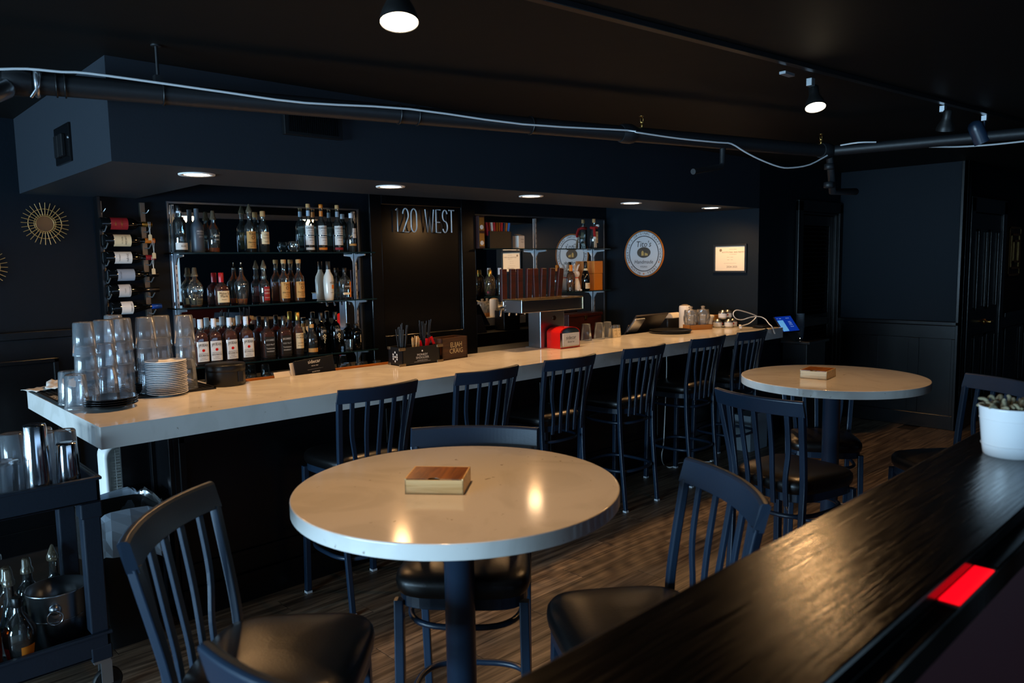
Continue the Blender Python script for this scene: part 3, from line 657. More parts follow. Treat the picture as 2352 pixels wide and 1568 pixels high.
PC = [(0, .036), (.004, .0385), (.155, .0385), (.175, .031), (.192, .0175), (.205, .0150), (.235, .0145)]
PTALL = [(0, .041), (.004, .043), (.195, .043), (.215, .036), (.232, .019), (.242, .0165), (.305, .0155)]
PCH = [(0, .036), (.008, .043), (.13, .043), (.18, .033), (.22, .018), (.255, .0145), (.285, .015)]
PBD = [(0, .034), (.006, .0375), (.185, .0375), (.208, .030), (.225, .0155), (.295, .0145)]
PBU = [(0, .036), (.006, .0405), (.13, .0405), (.19, .024), (.225, .0145), (.295, .0145)]
YB = 5.212; GS = 'spirit bottles on the topmost long shelf'; GM = 'spirit bottles on the middle long shelf'; GL = 'spirit bottles on the lowest long shelf'
z = SZ[0]
bottle('spirit_bottle', 'tall clear bottle with black cap and low white label, nearest the wine rack', (1.893, YB, z), PTALL, liq=(.62, CLEARL), labs=[(.02, .065, 1.2, WLAB, [('RUM', .5, .016)], .1), (.262, .30, 3.1, CAPW, [])], cap=('cap', CAPB), group=GS)
bottle('spirit_bottle', 'frosted grey-blue bottle with white print on the topmost shelf', (2.008, YB, z), PF, FROST, labs=[(.09, .155, .8, FROST, [('MEZCAL', .8, .014), ('ARTESANAL', .55, .009), ('JOVEN', .25, .01)], .2, WINK)], group=GS)
bottle('spirit_bottle', 'short clear bottle with tan pourer cover and amber dregs on the topmost shelf', (2.118, YB, z), PC, liq=(.14, AMBER), labs=[(.06, .13, .8, GLASSC, [('TEQUILA', .8, .012), ('CASA', .4, .014)], .2, WINK)], cap=('cover', POUR), group=GS)
def titos(x, z, label, cap, liq, group, cm):
    bottle('spirit_bottle', label, (x, YB, z), PT, liq=liq, labs=[(.028, .148, 1.15, TANL, [("Tito's", .85, .026), ('O', .62, .034), ('Handmade', .36, .017), ('VODKA', .23, .009), ('AUSTIN TEXAS', .12, .007)], .12)], cap=(cap, cm), group=group)
titos(2.378, z, 'clear bottle with kraft label and pointed pourer on the topmost shelf', 'conecover', (.3, CLEARL), GS, POUR)
bottle('spirit_bottle', 'clear bottle with square cream label and cork on the topmost shelf', (2.478, YB, z), PT, liq=(.35, CLEARL), labs=[(.06, .145, .9, CREAM, [('CASA', .75, .016), ('BLANCO', .5, .012), ('tequila', .2, .012)], .1)], cap=('cap', CORK), group=GS)
def hanson(x, label, cm, band, group=GS, word='ORIGINAL'):
    bottle('spirit_bottle', label, (x, YB, z), PH, liq=(.55, CLEARL), labs=[(.13, .20, 1.3, WLAB, [('HANSON', .72, .022), ('OF SONOMA', .42, .010), ('VODKA', .18, .012)], .1), (.055, .122, 1.3, WLAB, [(word, .82, .012), ('ORGANIC', .5, .009), ('750 ML', .2, .007)], .1), (.018, .036, 1.3, band, [], .1), (.27, .31, 3.1, cm, [])], cap=('cork', cm if band is OLAB else CORK), group=group)
hanson(2.838, 'tall slim white-label bottle with pale cork beside the snifter', pm('pale_blue_label', '#8fa3b4', .6), WLAB)
hanson(2.945, 'tall slim white-label bottle with orange neck and orange foot band', CAPO, OLAB, word='MANDARIN')
hanson(3.083, 'tall slim white-label bottle with red foot band', pm('grey_label', '#7f8a94', .6), RLAB, word='HABANERO')
bottle('spirit_bottle', 'clear bottle with white cap and oval white label at the panel end', (3.203, YB, z), [(0, .034), (.004, .036), (.215, .036), (.235, .026), (.248, .0155), (.295, .0145)], liq=(.45, CLEARL), labs=[(.11, .185, .62, WLAB, [('GIN', .5, .018)], .35), (.05, .066, 1.2, TANL, [], .2)], cap=('cap', CAPW), group=GS)
def tumbler(name, label, loc, r0, r1, h, cat='glass', group=None, mat=GLASSC, n=24, up=True, bulge=0):
    pr = [(r0*.9, .004), (r0, .004), (r0, .012), (r0+(r1-r0)*.5+bulge, h*.5), (r1, h)] if up else [(r1, 0), (r0+(r1-r0)*.5+bulge, h*.5), (r0, h-.008), (r0*.9, h)]
    return tag(obj(name, MB().lathe(pr if up else pr, n, cap0=up, cap1=not up), mat, loc=loc), label, cat, group)
tumbler('snifter_glass', 'small round stemless glass on the topmost shelf between bottles', (2.70, YB-.02, z-.004), .028, .033, .085, bulge=.014)
z = SZ[1]
bottle('spirit_bottle', 'bulging flask-shaped clear bottle with tall cork at the wine rack end', (1.972, YB, z), PW, liq=(.05, AMBER), labs=[(.012, .055, .6, CREAM, [('RESERVE', .6, .012), ('BOURBON', .25, .01)], .5), (.10, .135, .8, GLASSC, [('WOODFORD', .5, .016)], .3, WINK)], cap=('cover', POUR), ky=.8, group=GM)
bottle('spirit_bottle', 'stout bourbon bottle with dripping red wax and cream label', (2.152, YB, z), PM_, liq=(.62, BROWN), labs=[(.02, .10, 1.0, CREAM, [("Maker's", .78, .025), ('Mark', .54, .025), ('WHISKY', .25, .010)])], cap=('wax', WAX), ky=.85, group=GM)
bottle('spirit_bottle', 'teardrop clear decanter with steel pour spout and amber dregs', (2.298, YB, z), PD, liq=(.16, AMBER), cap=('spout', CHROME), group=GM)
bottle('spirit_bottle', 'ribbed clear bottle with dark red label and cone pourer', (2.464, YB, z), [(0, .035), (.004, .037), (.13, .037), (.15, .034), (.168, .019), (.18, .019), (.19, .022), (.2, .018), (.21, .0145), (.255, .0145)], liq=(.2, BROWN), labs=[(.02, .12, .7, RLAB, [('SOUTHERN', .75, .018), ('COMFORT', .52, .018), ('WHISKEY', .2, .01)], .2, WINK)], cap=('conecover', POUR), group=GM)
titos(2.620, z, 'kraft-label clear bottle with cork cap on the middle shelf, next to the red-label bottle', 'cork', (.5, AMBER), GM, CORK)
titos(2.739, z, 'kraft-label clear bottle with cork cap on the middle shelf, next to the white bottle', 'cork', (.5, AMBER), GM, CORK)
bottle('spirit_bottle', 'opaque white rum bottle with orange palm emblem and black cap', (2.986, YB, z), PA, pm('white_opal_glass', '#c8ccc6', .12), labs=[(.04, .155, .7, pm('opal_label', '#c8ccc6', .2), [('MALIBU', .80, .026, 9), ('CARIBBEAN RUM', .14, .008)], .35), (.085, .115, .30, OLAB, [], .4)], cap=('longcap', CAPB), group=GM)
bottle('spirit_bottle', 'clear flat-shouldered bottle with orange side label and black round badge', (3.128, YB, z), [(0, .036, 4), (.004, .04, 4), (.14, .04, 4), (.16, .036, 3), (.178, .02, 2), (.19, .0145, 2), (.235, .0145, 2)], liq=(.5, CLEARL), labs=[(.015, .135, .36, OLAB, [], .62), (.075, .125, .55, BLAB, [('Smoky', .5, .020)], .12, WINK), (.035, .052, .9, CREAM, [], .1)], cap=('cap', CAPB), ky=.9, group=GM)
z = SZ[2]
for x, l in zip((1.990, 2.082, 2.192, 2.312), ('white-label bourbon bottle on the lowest shelf, nearest the stacked glasses', 'white-label bourbon bottle, second from the stacked glasses', 'white-label bourbon bottle, third from the stacked glasses', 'white-label bourbon bottle beside the black-label whiskey bottles')):
    b = bottle('bourbon_bottle', l, (x, YB, z), PB, liq=(.72, BROWN), labs=[(.022, .150, .80, WLAB, [('JIM BEAM', .83, .026, 5), ('KENTUCKY STRAIGHT', .40, .007), ('BOURBON', .30, .017), ('WHISKEY', .18, .007), ('James B. Beam', .10, .008)])], cap=('longcap', CAPW), ky=.85, rz=R(random.uniform(-4, 4)), group=GL, sc=1.06)
    obj('seal_emblem', MB().lathe([(.010, 0), (.009, .0006)], 16, M=Matrix.Translation((0, -.0395, .10)) @ Matrix.Rotation(R(90), 4, 'X')), RED, b)
for x, l in zip((2.468, 2.600), ('square black-label whiskey bottle next to the white-label bourbon', 'square black-label whiskey bottle next to the gold-capped rum')):
    bottle('whiskey_bottle', l, (x, YB, z), PJ, liq=(.66, BROWN), labs=[(.018, .145, .80, BLAB, [("JACK DANIEL'S", .82, .018), ('OLD No.7', .58, .014), ('Tennessee', .38, .015), ('WHISKEY', .22, .013)], 0, WINK)], cap=('longcap', CAPB), rz=R(random.uniform(-5, 5)), group=GL, sc=1.08)
bottle('rum_bottle', 'dark rum bottle with cream label and gold cap', (2.712, YB, z), [(0, .036), (.004, .038), (.17, .038), (.195, .030), (.22, .017), (.27, .0145), (.31, .0145)], liq=(.75, BROWN), labs=[(.05, .165, 1.0, CREAM, [('CAPTAIN', .86, .018), ('MORGAN', .70, .018), ('ORIGINAL', .35, .011), ('SPICED RUM', .18, .010)], .1)], cap=('longcap', CAPG), group=GL)
bottle('gin_bottle', 'clear round-shouldered bottle with kraft neck band and tan foot label', (2.824, YB, z), [(0, .038), (.004, .041), (.12, .041), (.15, .034), (.175, .018), (.195, .0165), (.245, .016)], liq=(.42, CLEARL), labs=[(.012, .042, 1.2, TANL, [], 0), (.195, .222, 2.9, TANL, []), (.075, .105, .40, BLAB, [('No.5', .5, .011)], .35, WINK)], cap=('stopper', CAPB), group=GL)
for x, l in zip((2.905, 3.030), ('dark bottle with white vine print, next to the kraft-banded bottle', 'dark bottle with white vine print, next to the diamond-label bottle')):
    b = bottle('wine_bottle', l, (x, YB, z), PBD, thin('smoky_glass', '#3a4048', body=.35, bodycol='#08090b'), liq=(.7, pm('dark_liquid', '#060508', .1)), labs=[(.10, .185, .8, GLASSC, [('GYPSY', .75, .024, 6)], .2, WINK)], cap=('longcap', CAPB), group=GL)
    m = MB()
    for i, (a, zz) in enumerate([(0, .135), (.012, .128), (-.011, .126), (.004, .118), (-.006, .112), (.008, .106), (0, .098), (.003, .09), (-.003, .082), (0, .074)]): m.lathe([(.007-.0004*i, -.001), (.006-.0004*i, .001)], 8, M=Matrix.Rotation(.2+a/.0375, 4, 'Z') @ Matrix.Translation((0, -.0385, zz)) @ Matrix.Rotation(R(90), 4, 'X'))
    obj('vine_print', m, CREAM, b); obj('neck_band', MB().lathe([(.0163, .248), (.0163, .262)], 18), BLUEC, b)
b = bottle('gin_bottle', 'stubby black apothecary bottle with cream diamond label', (3.215, YB, z), [(0, .038), (.004, .041), (.13, .041), (.15, .034), (.165, .018), (.19, .0165)], DARKG, cap=('cap', CAPB), group=GL)
m = MB(); g = []
for a, zz in ((0, .052), (.8, .085), (0, .118), (-.8, .085)): g.append((.0418*math.sin(.35+a), -.0418*math.cos(.35+a), zz))
c_ = (.0425*math.sin(.35), -.0425*math.cos(.35), .085); m.add(g+[c_], [(0, 1, 4), (1, 2, 4), (2, 3, 4), (3, 0, 4)]); lo = obj('label', m, CREAM, b)
m = MB(); letter(m, "HENDRICK'S", (.35*.0425, 0, .085), .011, wrap=.0432); obj('print', m, INK, lo)
tumbler('rocks_glass', 'small clear tumbler on the lowest shelf beside the diamond-label bottle', (3.125, YB-.03, z-.004), .03, .036, .085)
# glasses on the back counter under the shelves
GG = 'upturned rocks glasses on the back counter'
ordn = ['first', 'second', 'third', 'fourth', 'fifth', 'sixth']; cnt = {}
for x, y in [(1.90, 5.0), (1.98, 5.06), (2.18, 4.97), (2.26, 5.03), (2.34, 4.97), (2.42, 5.04), (2.50, 4.97), (2.58, 5.04), (2.95, 5.0), (3.03, 5.06), (3.10, 5.0), (3.17, 5.05), (3.27, 5.02)]:
    w_ = 'beside the round black canister' if x < 2.1 else 'behind the folded menus' if x < 2.7 else 'near the wall panel'
    cnt[w_] = cnt.get(w_, -1)+1
    tumbler('rocks_glass', ordn[cnt[w_]]+' clear rocks glass on the back counter '+w_, (x, y, .86), .031, .038, .095, group=GG+' '+w_, up=False)
# ------------------------------------------------------------------ right-hand shelves
z = RZ[0]
t = thing('gift_box', 'narrow gift box with gold and red faces at the panel end of the upper shelf', 'box', (4.505, 5.2, z)); obj('carton', MB().box(-.035, .035, -.05, .05, 0, .29), pm('dark_maroon_card', '#2c1210', .5), t, bev=.002)
for i in range(2):
    m = MB().box(-.028, .028, -.052, -.05, .02+i*.14, .135+i*.14); obj('gold_panel', m, pm('gilt_card', '#8a6a34', .35, .6), t); obj('round_badge', MB().lathe([(.02, 0), (.018, .003)], 18, M=Matrix.Translation((.0, -.052, .05+i*.14)) @ Matrix.Rotation(R(90), 4, 'X')), WLAB, t)
t = thing('sachet_holder', 'black square holder packed with colourful sachets on the upper shelf', 'holder', (4.72, 5.19, z))
obj('bin', MB().box(-.14, .13, -.06, -.055, 0, .155).box(-.14, .13, .055, .06, 0, .155).box(-.14, -.135, -.06, .06, 0, .155).box(.125, .13, -.06, .06, 0, .155).box(-.14, .13, -.06, .06, 0, .004).box(-.008, -.003, -.06, .06, 0, .155), BLKP, t, bev=.001)
for i, c in enumerate(['#7a1420', '#a01420', '#8f1018', '#d8d4cc', '#a01822', '#c8892c', '#b06a1c', '#8a4a18', '#a81a1c', '#28589a', '#1f4f98', '#c06a20', '#2a6ab0']):
    x = -.13+i*.0195; obj('sachet', MB().cbox((x, -.02+.03*((i*3) % 4)/3, .17), (.014, .045, .13), Matrix.Translation((x, 0, .1)) @ Matrix.Rotation(R(-10+i*1.7), 4, 'Y') @ Matrix.Translation((-x, 0, -.1))), pm('sachet_'+c, c, .4), t)
t = thing('small_carton', 'small white carton with printed lines on the upper shelf', 'box', (4.98, 5.17, z), R(8)); obj('carton', MB().box(-.045, .045, -.035, .035, 0, .118), PAPER, t, bev=.001)
obj('flap', MB().add([(-.045, -.035, .118), (.045, -.035, .118), (.045, .02, .135), (-.045, .02, .135)], [(0, 1, 2, 3)]), PAPER, t); m = MB(); letter(m, 'SUGAR', (.01, -.0358, .085), .014); letter(m, 'PACKETS', (.01, -.0358, .06), .010); obj('print', m, INK, t)
b = bottle('spirit_bottle', 'clear bottle with cream label and knitted red and white scarf on the upper shelf', (6.10, 5.2, z), PTALL, liq=(.4, CLEARL), labs=[(.06, .18, .9, CREAM, [('CASA', .8, .02), ('NOBLE', .5, .016), ('tequila', .2, .014)], .1)], cap=('cap', CORK), sc=.98)
m = MB()
sc_ = [(.03*math.cos(q), .03*math.sin(q), .215+.004*math.sin(3*q)) for q in [2*math.pi*j/16 for j in range(16)]]
obj('red_scarf', MB().tube(sc_, .014, 8, True).tube(smoothpts([(-.03, -.03, .215), (-.045, -.045, .16), (-.042, -.048, .12)], 4), .014), pm('red_felt', '#a01818', .9), b)
obj('white_trim', MB().lathe([(.016, 0), (.018, .012), (.014, .024)], 10, c=(-.043, -.047, .098)).lathe([(.017, 0), (.02, .012), (.015, .024)], 10, c=(.03, -.025, .225)), pm('white_fleece', '#d8d4cc', .95), b)
obj('striped_tassel', MB().tube([(-.045, -.05, .1), (-.055, -.055, .01)], .008).tube([(-.035, -.05, .1), (-.03, -.055, .01)], .008), pm('striped_knit', '#b8a890', .9), b)
z = RZ[1]
b = bottle('liqueur_bottle', 'fluted bottle with gold diagonal swirls and gold cap on the lower shelf', (4.635, 5.2, z), [(0, .034, 3), (.006, .042, 3), (.12, .046, 3), (.16, .038, 3), (.185, .018, 2), (.20, .0165, 2), (.215, .0165, 2)], liq=(.75, pm('straw_liquid', '#c89a5a', .02, trans=.9, ior=1.33)), labs=[(.02, .04, 1.4, RLAB, []), (.06, .10, .6, pm('clear_lab', '#8a7a58', .3), [('XO', .5, .022)])], cap=('longcap', CAPG), sc=1.05, ky=.8)
m = MB()
for i in range(8):
    pts = []
    for j in range(9):
        q = i*math.pi/4+j*.16; zz = .03+j*.0165; r, e = prof_at(normp([(0, .044, 2), (.12, .049, 2), (.17, .038, 2)]), zz); pts.append((r*math.cos(q), .85*r*math.sin(q), zz))
    m.tube(pts, .0022, 5)
obj('swirl', m, CAPG, b)
bottle('spirit_bottle', 'slim clear bottle with silver cap beside the gold swirl bottle', (4.758, 5.2, z), [(0, .03), (.004, .032), (.13, .032), (.16, .028), (.18, .016), (.23, .0145)], liq=(.4, CLEARL), cap=('longcap', CAPW), sc=1.05)
bottle('spirit_bottle', 'golden whiskey bottle with small dark badge beside the white ceramic rabbit', (5.715, 5.18, z), [(0, .040), (.005, .043), (.15, .043), (.175, .036), (.195, .0165), (.25, .0155)], liq=(.8, pm('gold_liquid', '#e08a1c', .02, trans=.85, ior=1.33)), labs=[(.07, .10, .5, BLAB, [('SMALL', .7, .01), ('BATCH', .3, .01)], .3, WINK)], cap=('longcap', OLAB), sc=1.02)
t = thing('ceramic_rabbit', 'white ceramic rabbit with long ears on the lower shelf', 'figurine', (5.815, 5.2, z))
obj('body', MB().lathe([(.03, 0), (.048, .008), (.046, .05), (.034, .1), (.022, .13), (.02, .138), (.034, .15), (.040, .172), (.034, .194), (.015, .206), (.003, .208)], 24), CERAM, t)
for s, q in ((-1, (-.03, -.01, .28)), (1, (.045, -.01, .27))): obj('ear', MB().tube(smoothpts([(s*.012, 0, .198), ((s*.012+q[0])/2, 0, .245), q], 4), [.006, .008, .010, .011, .011, .010, .009, .007, .003], 8), CERAM, t)
obj('ribbon', MB().lathe([(.0215, .128), (.024, .133), (.0215, .138)], 20), RED, t)
for s in (-1, 1): obj('paw', MB().lathe([(.001, 0), (.014, .004), (.012, .014), (.002, .018)], 12, c=(s*.022, -.045, 0)), CERAM, t)
bottle('champagne_bottle', 'dark champagne bottle with orange-cream label in front of the orange box', (5.925, 5.165, z), PCH, DARKG, labs=[(.02, .078, 1.0, CREAM, [('BRUT', .65, .018), ('CHAMPAGNE', .3, .010)], .1, pm('orange_ink', '#c8641c', .6)), (.205, .225, 3.1, CREAM, [])], cap=('longcap', CAPB), sc=1.0)
t = thing('tall_carton', 'tall plain orange carton standing at the end of the lower shelf', 'box', (6.105, 5.2, z)); obj('carton', MB().box(-.065, .065, -.055, .055, 0, .17), pm('orange_card', '#c9761c', .45), t, bev=.002); obj('lid', MB().box(-.067, .067, -.057, .057, .172, .30), MATS['orange_card'], t, bev=.002)
t = thing('wooden_case', 'dark red-brown wooden case under the lower right shelf', 'case', (5.75, 5.1, .862)); obj('case_body', MB().box(-.25, .25, -.08, .08, 0, .29), woodmat('mahogany', '#1c0906', '#3c1409', .35), t, bev=.003); obj('case_lid', MB().box(-.26, .26, -.09, .09, .29, .32), MATS['mahogany'], t, bev=.004); obj('clasp', MB().cbox((0, -.092, .28), (.03, .006, .04)), BRASS, t)
# ------------------------------------------------------------------ neon sign, wine rack, sunburst mirrors
NEON = pm('unlit_neon_tube', '#b9c3cc', .25, coat=.5)
o_, e_ = P(907, 532, Y=5.195), P(1040, 485, Y=5.195)
t = thing('neon_sign', 'unlit white tube sign reading 120 WEST on the black panel', 'sign', (o_.x, 5.175, o_.z))
Wd, Hh = e_.x-o_.x, .19
def arcp(cx, cz, rx, rz, a0, a1, k=10): return [(cx+rx*math.cos(R(a0+(a1-a0)*i/k)), cz+rz*math.sin(R(a0+(a1-a0)*i/k))) for i in range(k+1)]
GL_ = {'1': [[(-.1, .92), (.25, 1), (.25, 0)]], '2': [arcp(.5, .72, .42, .28, 170, -20)+[(.08, 0), (.95, 0)]], '0': [arcp(.5, .72, .42, .28, 180, 0)+arcp(.5, .28, .42, .28, 0, -180)+[(.08, .72)]],
       'W': [[(0, 1), (.27, 0), (.5, .68), (.73, 0), (1, 1)]], 'E': [[(.95, 1), (.1, 1), (.1, 0), (.95, 0)], [(.1, .45), (.8, .45)]], 'S': [arcp(.5, .75, .42, .25, 20, 250)+arcp(.5, .25, .42, .25, 70, -160)], 'T': [[(-.05, 1), (1.05, 1)], [(.5, 1), (.5, 0)]]}
x = 0; unit = Wd/7.3
for ch, wk in (('1', .65), ('2', 1.0), ('0', 1.0), (' ', .75), ('W', 1.35), ('E', .85), ('S', .9), ('T', .8)):
    for st in GL_.get(ch, []):
        obj('letter_tube', MB().tube([(x+(.1+a*.8)*wk*unit, 0, b*Hh) for a, b in st], .0055, 8), NEON, t)
    if ch != ' ':
        for zc in (.05, .95): obj('standoff', MB().tube([(x+.5*wk*unit, .02, zc*Hh), (x+.5*wk*unit, .034, zc*Hh)], .004, 6), GLASSC, t)
    x += wk*unit
t = thing('wine_rack', 'wall-mounted metal wine rack of two upright strips', 'wine rack', (1.55, 5.28, 0))
wb = [(.0, 1.981, 'maroon'), (.012, 1.877, 'cream'), (.01, 1.770, 'white'), (.02, 1.662, 'blue'), (.02, 1.563, 'grey'), (.028, 1.455, 'plain')]
for x in (-.125, .13):
    u = obj('upright_strip', MB().box(x-.016, x+.016, -.03, 0, 1.35, 2.125), pm('worn_steel', '#6d675e', .4, .9), t, bev=.002)
    for dx, zz, _ in wb: obj('cradle', MB().tube(smoothpts([(x, -.03, zz-.044), (x, -.09, zz-.048), (x, -.115, zz-.046), (x, -.158, zz-.02)], 3), .004, 6), ALU, t)
    obj('hook', MB().tube(smoothpts([(x, -.03, 2.06), (x+.01, -.07, 2.055), (x+.02, -.09, 2.075)], 3), .004, 6), ALU, t)
labm = {'maroon': (RLAB, PBD, [('RESERVA', .7, .016), ('1888', .3, .014)], CAPG, 'red and gold label and grey foil'), 'cream': (CREAM, PBD, [('CHATEAU', .75, .014), ('grand cru', .5, .012)], CAPO, 'scalloped cream label and gold foil'), 'white': (WLAB, PBD, [('Jordan', .8, .020), ('CABERNET', .3, .010)], RLAB, 'white label and red foil'),
        'blue': (pm('blue_grey_label', '#8795a6', .6), PBD, [('MERITAGE', .2, .010)], CAPB, 'blue watercolour label'), 'grey': (pm('pale_grey_label', '#b9babb', .6), PBU, [('ROCHIOLI', .7, .012), ('PINOT', .4, .010)], CAPB, 'pale grey label and sloping shoulders'), 'plain': (WLAB, PBU, [('NAVARRO', .65, .012)], BLUEC, 'white label and bright blue foil')}
for dx, zz, kd in wb:
    lm, pr, tx, cm, ds = labm[kd]
    M = Matrix.Rotation(R(90), 4, 'Y') @ Matrix.Rotation(R(0), 4, 'Z')
    # base to the left, neck to the right, label side toward the room
    b = bottle('wine_bottle', 'dark wine bottle lying in the rack with '+ds, (1.397+dx, 5.165, zz), pr, DARKG, labs=[(.055, .155 if pr is PBD else .125, 1.3, lm, [], 0)], cap=('longcap', cm), M=M, group='wine bottles in the wall rack')
    m = MB()
    for s_, fz, sz in tx: letter(m, s_, (.06+.09*fz, 0, 0), sz, wrap=None) if False else None
    rr = .039 if pr is PBD else .042
    for s_, fz, sz in tx:
        v, f = glyphs(s_); m.add([(rr*math.sin(px_*sz/rr), -rr*math.cos(px_*sz/rr), .055+.09*fz-py_*sz) for px_, py_ in v], f)
    if m.v: obj('print', m, INK if kd not in ('maroon',) else CAPG, b)
tagm = pm('manila_tag', '#c9b48c', .8)
for (x, y), n_, l in (((345, 545), 512, 'paper price tag on string from the red-label wine bottle'), ((354, 587), 554, 'paper price tag on string from the cream-label wine bottle'), ((353, 623), 592, 'paper price tag on string from the white-label wine bottle with red foil')):
    c = P(x, y, Y=5.12); t = thing('price_tag', l, 'tag', c, 0, 'price tags on the wine rack'); dz = (y-n_)/340
    obj('card', MB().prism([(-.011, -.018), (.011, -.018), (.011, .014), (.006, .019), (-.006, .019), (-.011, .014)], -.0008, .0008, Matrix.Rotation(R(90), 4, 'X') @ Matrix.Rotation(R(0), 4, 'Z')), tagm, t)
    obj('string', MB().tube([(0, 0, .016), (-.006, .003, dz), (.006, .003, dz), (.001, 0, .016)], .0008, 5), WHITE, t)
def sunburst(c, R0, label):
    t = thing('sunburst_mirror', label, 'mirror', c, 0, 'rattan sunburst mirrors'); RX = Matrix.Rotation(R(90), 4, 'X')
    obj('glass', MB().lathe([(.36*R0, -.002), (.36*R0, .004)], 40, M=RX), pm('dark_mirror', '#0b0d10', .25, .6), t)
    for r, w_ in ((.38, .022), (.45, .016), (.70, .02)): obj('hoop', MB().tube([(r*R0*math.cos(q), -.006, r*R0*math.sin(q)) for q in [2*math.pi*j/48 for j in range(48)]], w_*R0, 6, True), GOLD, t)
    ray = MB().tube([(.40*R0, -.010, 0), (1.0*R0, -.010, 0)], .016*R0, 6).mesh('ray'); ray.materials.append(GOLD)
    for i in range(28):
        o = bpy.data.objects.new('ray', ray); COL.objects.link(o); o.parent = t; o.rotation_euler = (0, i*2*math.pi/28+.05, 0)
sunburst(P(103, 514, Y=5.275), .126, 'small gold rattan sunburst mirror hanging near the wine rack')
sunburst(P(-42, 612, Y=5.275), .126, 'gold rattan sunburst mirror cut off by the picture edge, lower on the wall')
# ================================================================== ON THE BAR
ZB = 1.07
m = MB().box(0, .70, 0, .70, 0, .008).box(0, .70, 0, .012, .008, .013).box(0, .70, .688, .70, .008, .013).box(0, .012, 0, .70, .008, .013).box(.688, .70, 0, .70, .008, .013)
bm = thing('bar_mat', 'black rubber bar mat under the stacked glasses', 'mat', (.853, 3.90, ZB)); obj('sheet', m, BLKR, bm)
m = MB()
for i in range(26):
    for j in range(26): m.cbox((.036+i*.0252, .036+j*.0252, .010), (.013, .013, .004))
nb = obj('rubber_nubs', m, BLKR, bm); nb['kind'] = 'stuff'
m = MB(); letter(m, 'WHISKEY', (.024, .25, .0128), .05, (0, -1, 0), (1, 0, 0)); obj('print', m, WINK, bm)
# stacks of upturned cups: nested columns
def cupmesh(r0, r1, h):
    return MB().lathe([(r1, 0), (r1*1.02, .004), (r1*.99, .008), (r0+(r1-r0)*.5, h*.5), (r0, h-.006), (r0-.004, h), (r0-.010, h-.004), (.002, h-.003)], 26, cap0=False, cap1=False).mesh('plastic_cup')
CU = cupmesh(.043, .051, .155); CU.materials.append(CUPM)
cols = [(190, 736), (237, 731), (283, 727), (326, 725), (367, 721), (421, 720), (312, 765)]
cln = ['column nearest the napkins', 'second column from the napkins', 'tallest middle column', 'fourth column from the napkins', 'column behind the white saucers', 'column beside the black canister', 'column half hidden behind the others']
XY = [P(x, y+3, Z=ZB+.013+2*.112+.155).xy for x, y in cols[:6]]+[Vector((1.20, 4.32))]
for _ in range(200):                       # neighbouring columns stand clear of each other
    for i in range(7):
        for j in range(i):
            d = XY[i]-XY[j]
            if d.length < .1055: s_ = d.normalized()*(.1056-d.length)/2; XY[i] = XY[i]+s_; XY[j] = XY[j]-s_
for ci, ((x, y), l) in enumerate(zip(cols, cln)):
    k = 3 if y < 760 else 3; dz = .112; top = ZB+.013+(k-1)*dz+.155
    c = XY[ci]
    for i in range(k):
        o = bpy.data.objects.new('plastic_cup', CU); COL.objects.link(o); o.location = (c.x+(random.random()-.5)*.001, c.y+(random.random()-.5)*.001, ZB+.013+i*dz); o.rotation_euler = (0, 0, random.random()*6)
        tag(o, 'upturned clear plastic cup, %s cup in the %s' % (('bottom', 'middle', 'top')[i], l), 'cup', 'stacked upturned cups on the bar mat')
for (x, y), l in (((161, 845), 'behind'), ((176, 853), 'in front')):
    c = P(x-4, y+6, Z=ZB+.013+.155); o = bpy.data.objects.new('plastic_cup', CU); COL.objects.link(o); o.location = (c.x, c.y, ZB+.013)
    tag(o, 'single upturned clear plastic cup beside the black plates, the one %s of the pair' % l, 'cup', 'stacked upturned cups on the bar mat')
# saucers and plates
sau = MB().lathe([(.05, 0), (.055, .004), (.085, .009), (.096, .0135), (.097, .0155), (.094, .016), (.07, .011), (.05, .008), (.002, .008)], 40, cap1=False).mesh('saucer'); sau.materials.append(CERAM)
c = P(385, 906, Z=ZB); ORD = 'first second third fourth fifth sixth seventh eighth ninth tenth eleventh twelfth thirteenth fourteenth fifteenth sixteenth seventeenth eighteenth nineteenth'.split()
for i in range(19):
    o = bpy.data.objects.new('saucer', sau); COL.objects.link(o); o.location = (c.x+random.uniform(-.002, .002), c.y+random.uniform(-.002, .002), ZB+i*.0088)
    tag(o, 'topmost white saucer of the tall stack on the bar' if i == 18 else 'bottom white saucer of the tall stack on the bar' if i == 0 else ORD[i]+' white saucer up from the bottom of the tall stack on the bar', 'saucer', 'white saucers stacked on the bar')
plt = MB().lathe([(.06, 0), (.065, .004), (.10, .010), (.112, .016), (.113, .018), (.109, .018), (.07, .011), (.002, .010)], 40, cap1=False).mesh('plate'); plt.materials.append(pm('black_glazed', '#0b0c0e', .14))
c = P(255, 922, Z=ZB+.028)
for i in range(4):
    o = bpy.data.objects.new('plate', plt); COL.objects.link(o); o.location = (c.x+random.uniform(-.003, .003), c.y, ZB+.004+i*.010)
    tag(o, ('bottom black plate of the short stack on the bar', 'second black plate up in the short stack on the bar', 'third black plate up in the short stack on the bar', 'top black plate of the short stack on the bar')[i], 'plate', 'black plates stacked on the bar')
c = P(327, 905, Z=ZB+.01)
for i in range(3): tag(obj('sauce_cup', MB().lathe([(.018, 0), (.02, .002), (.030, .03), (.032, .032), (.029, .031), (.018, .005)], 24), BLKP, loc=(c.x, c.y, ZB+.013+i*.011)), ('bottom', 'middle', 'top')[i]+' small black sauce cup nested between the saucers and plates', 'sauce cup', 'nested black sauce cups')
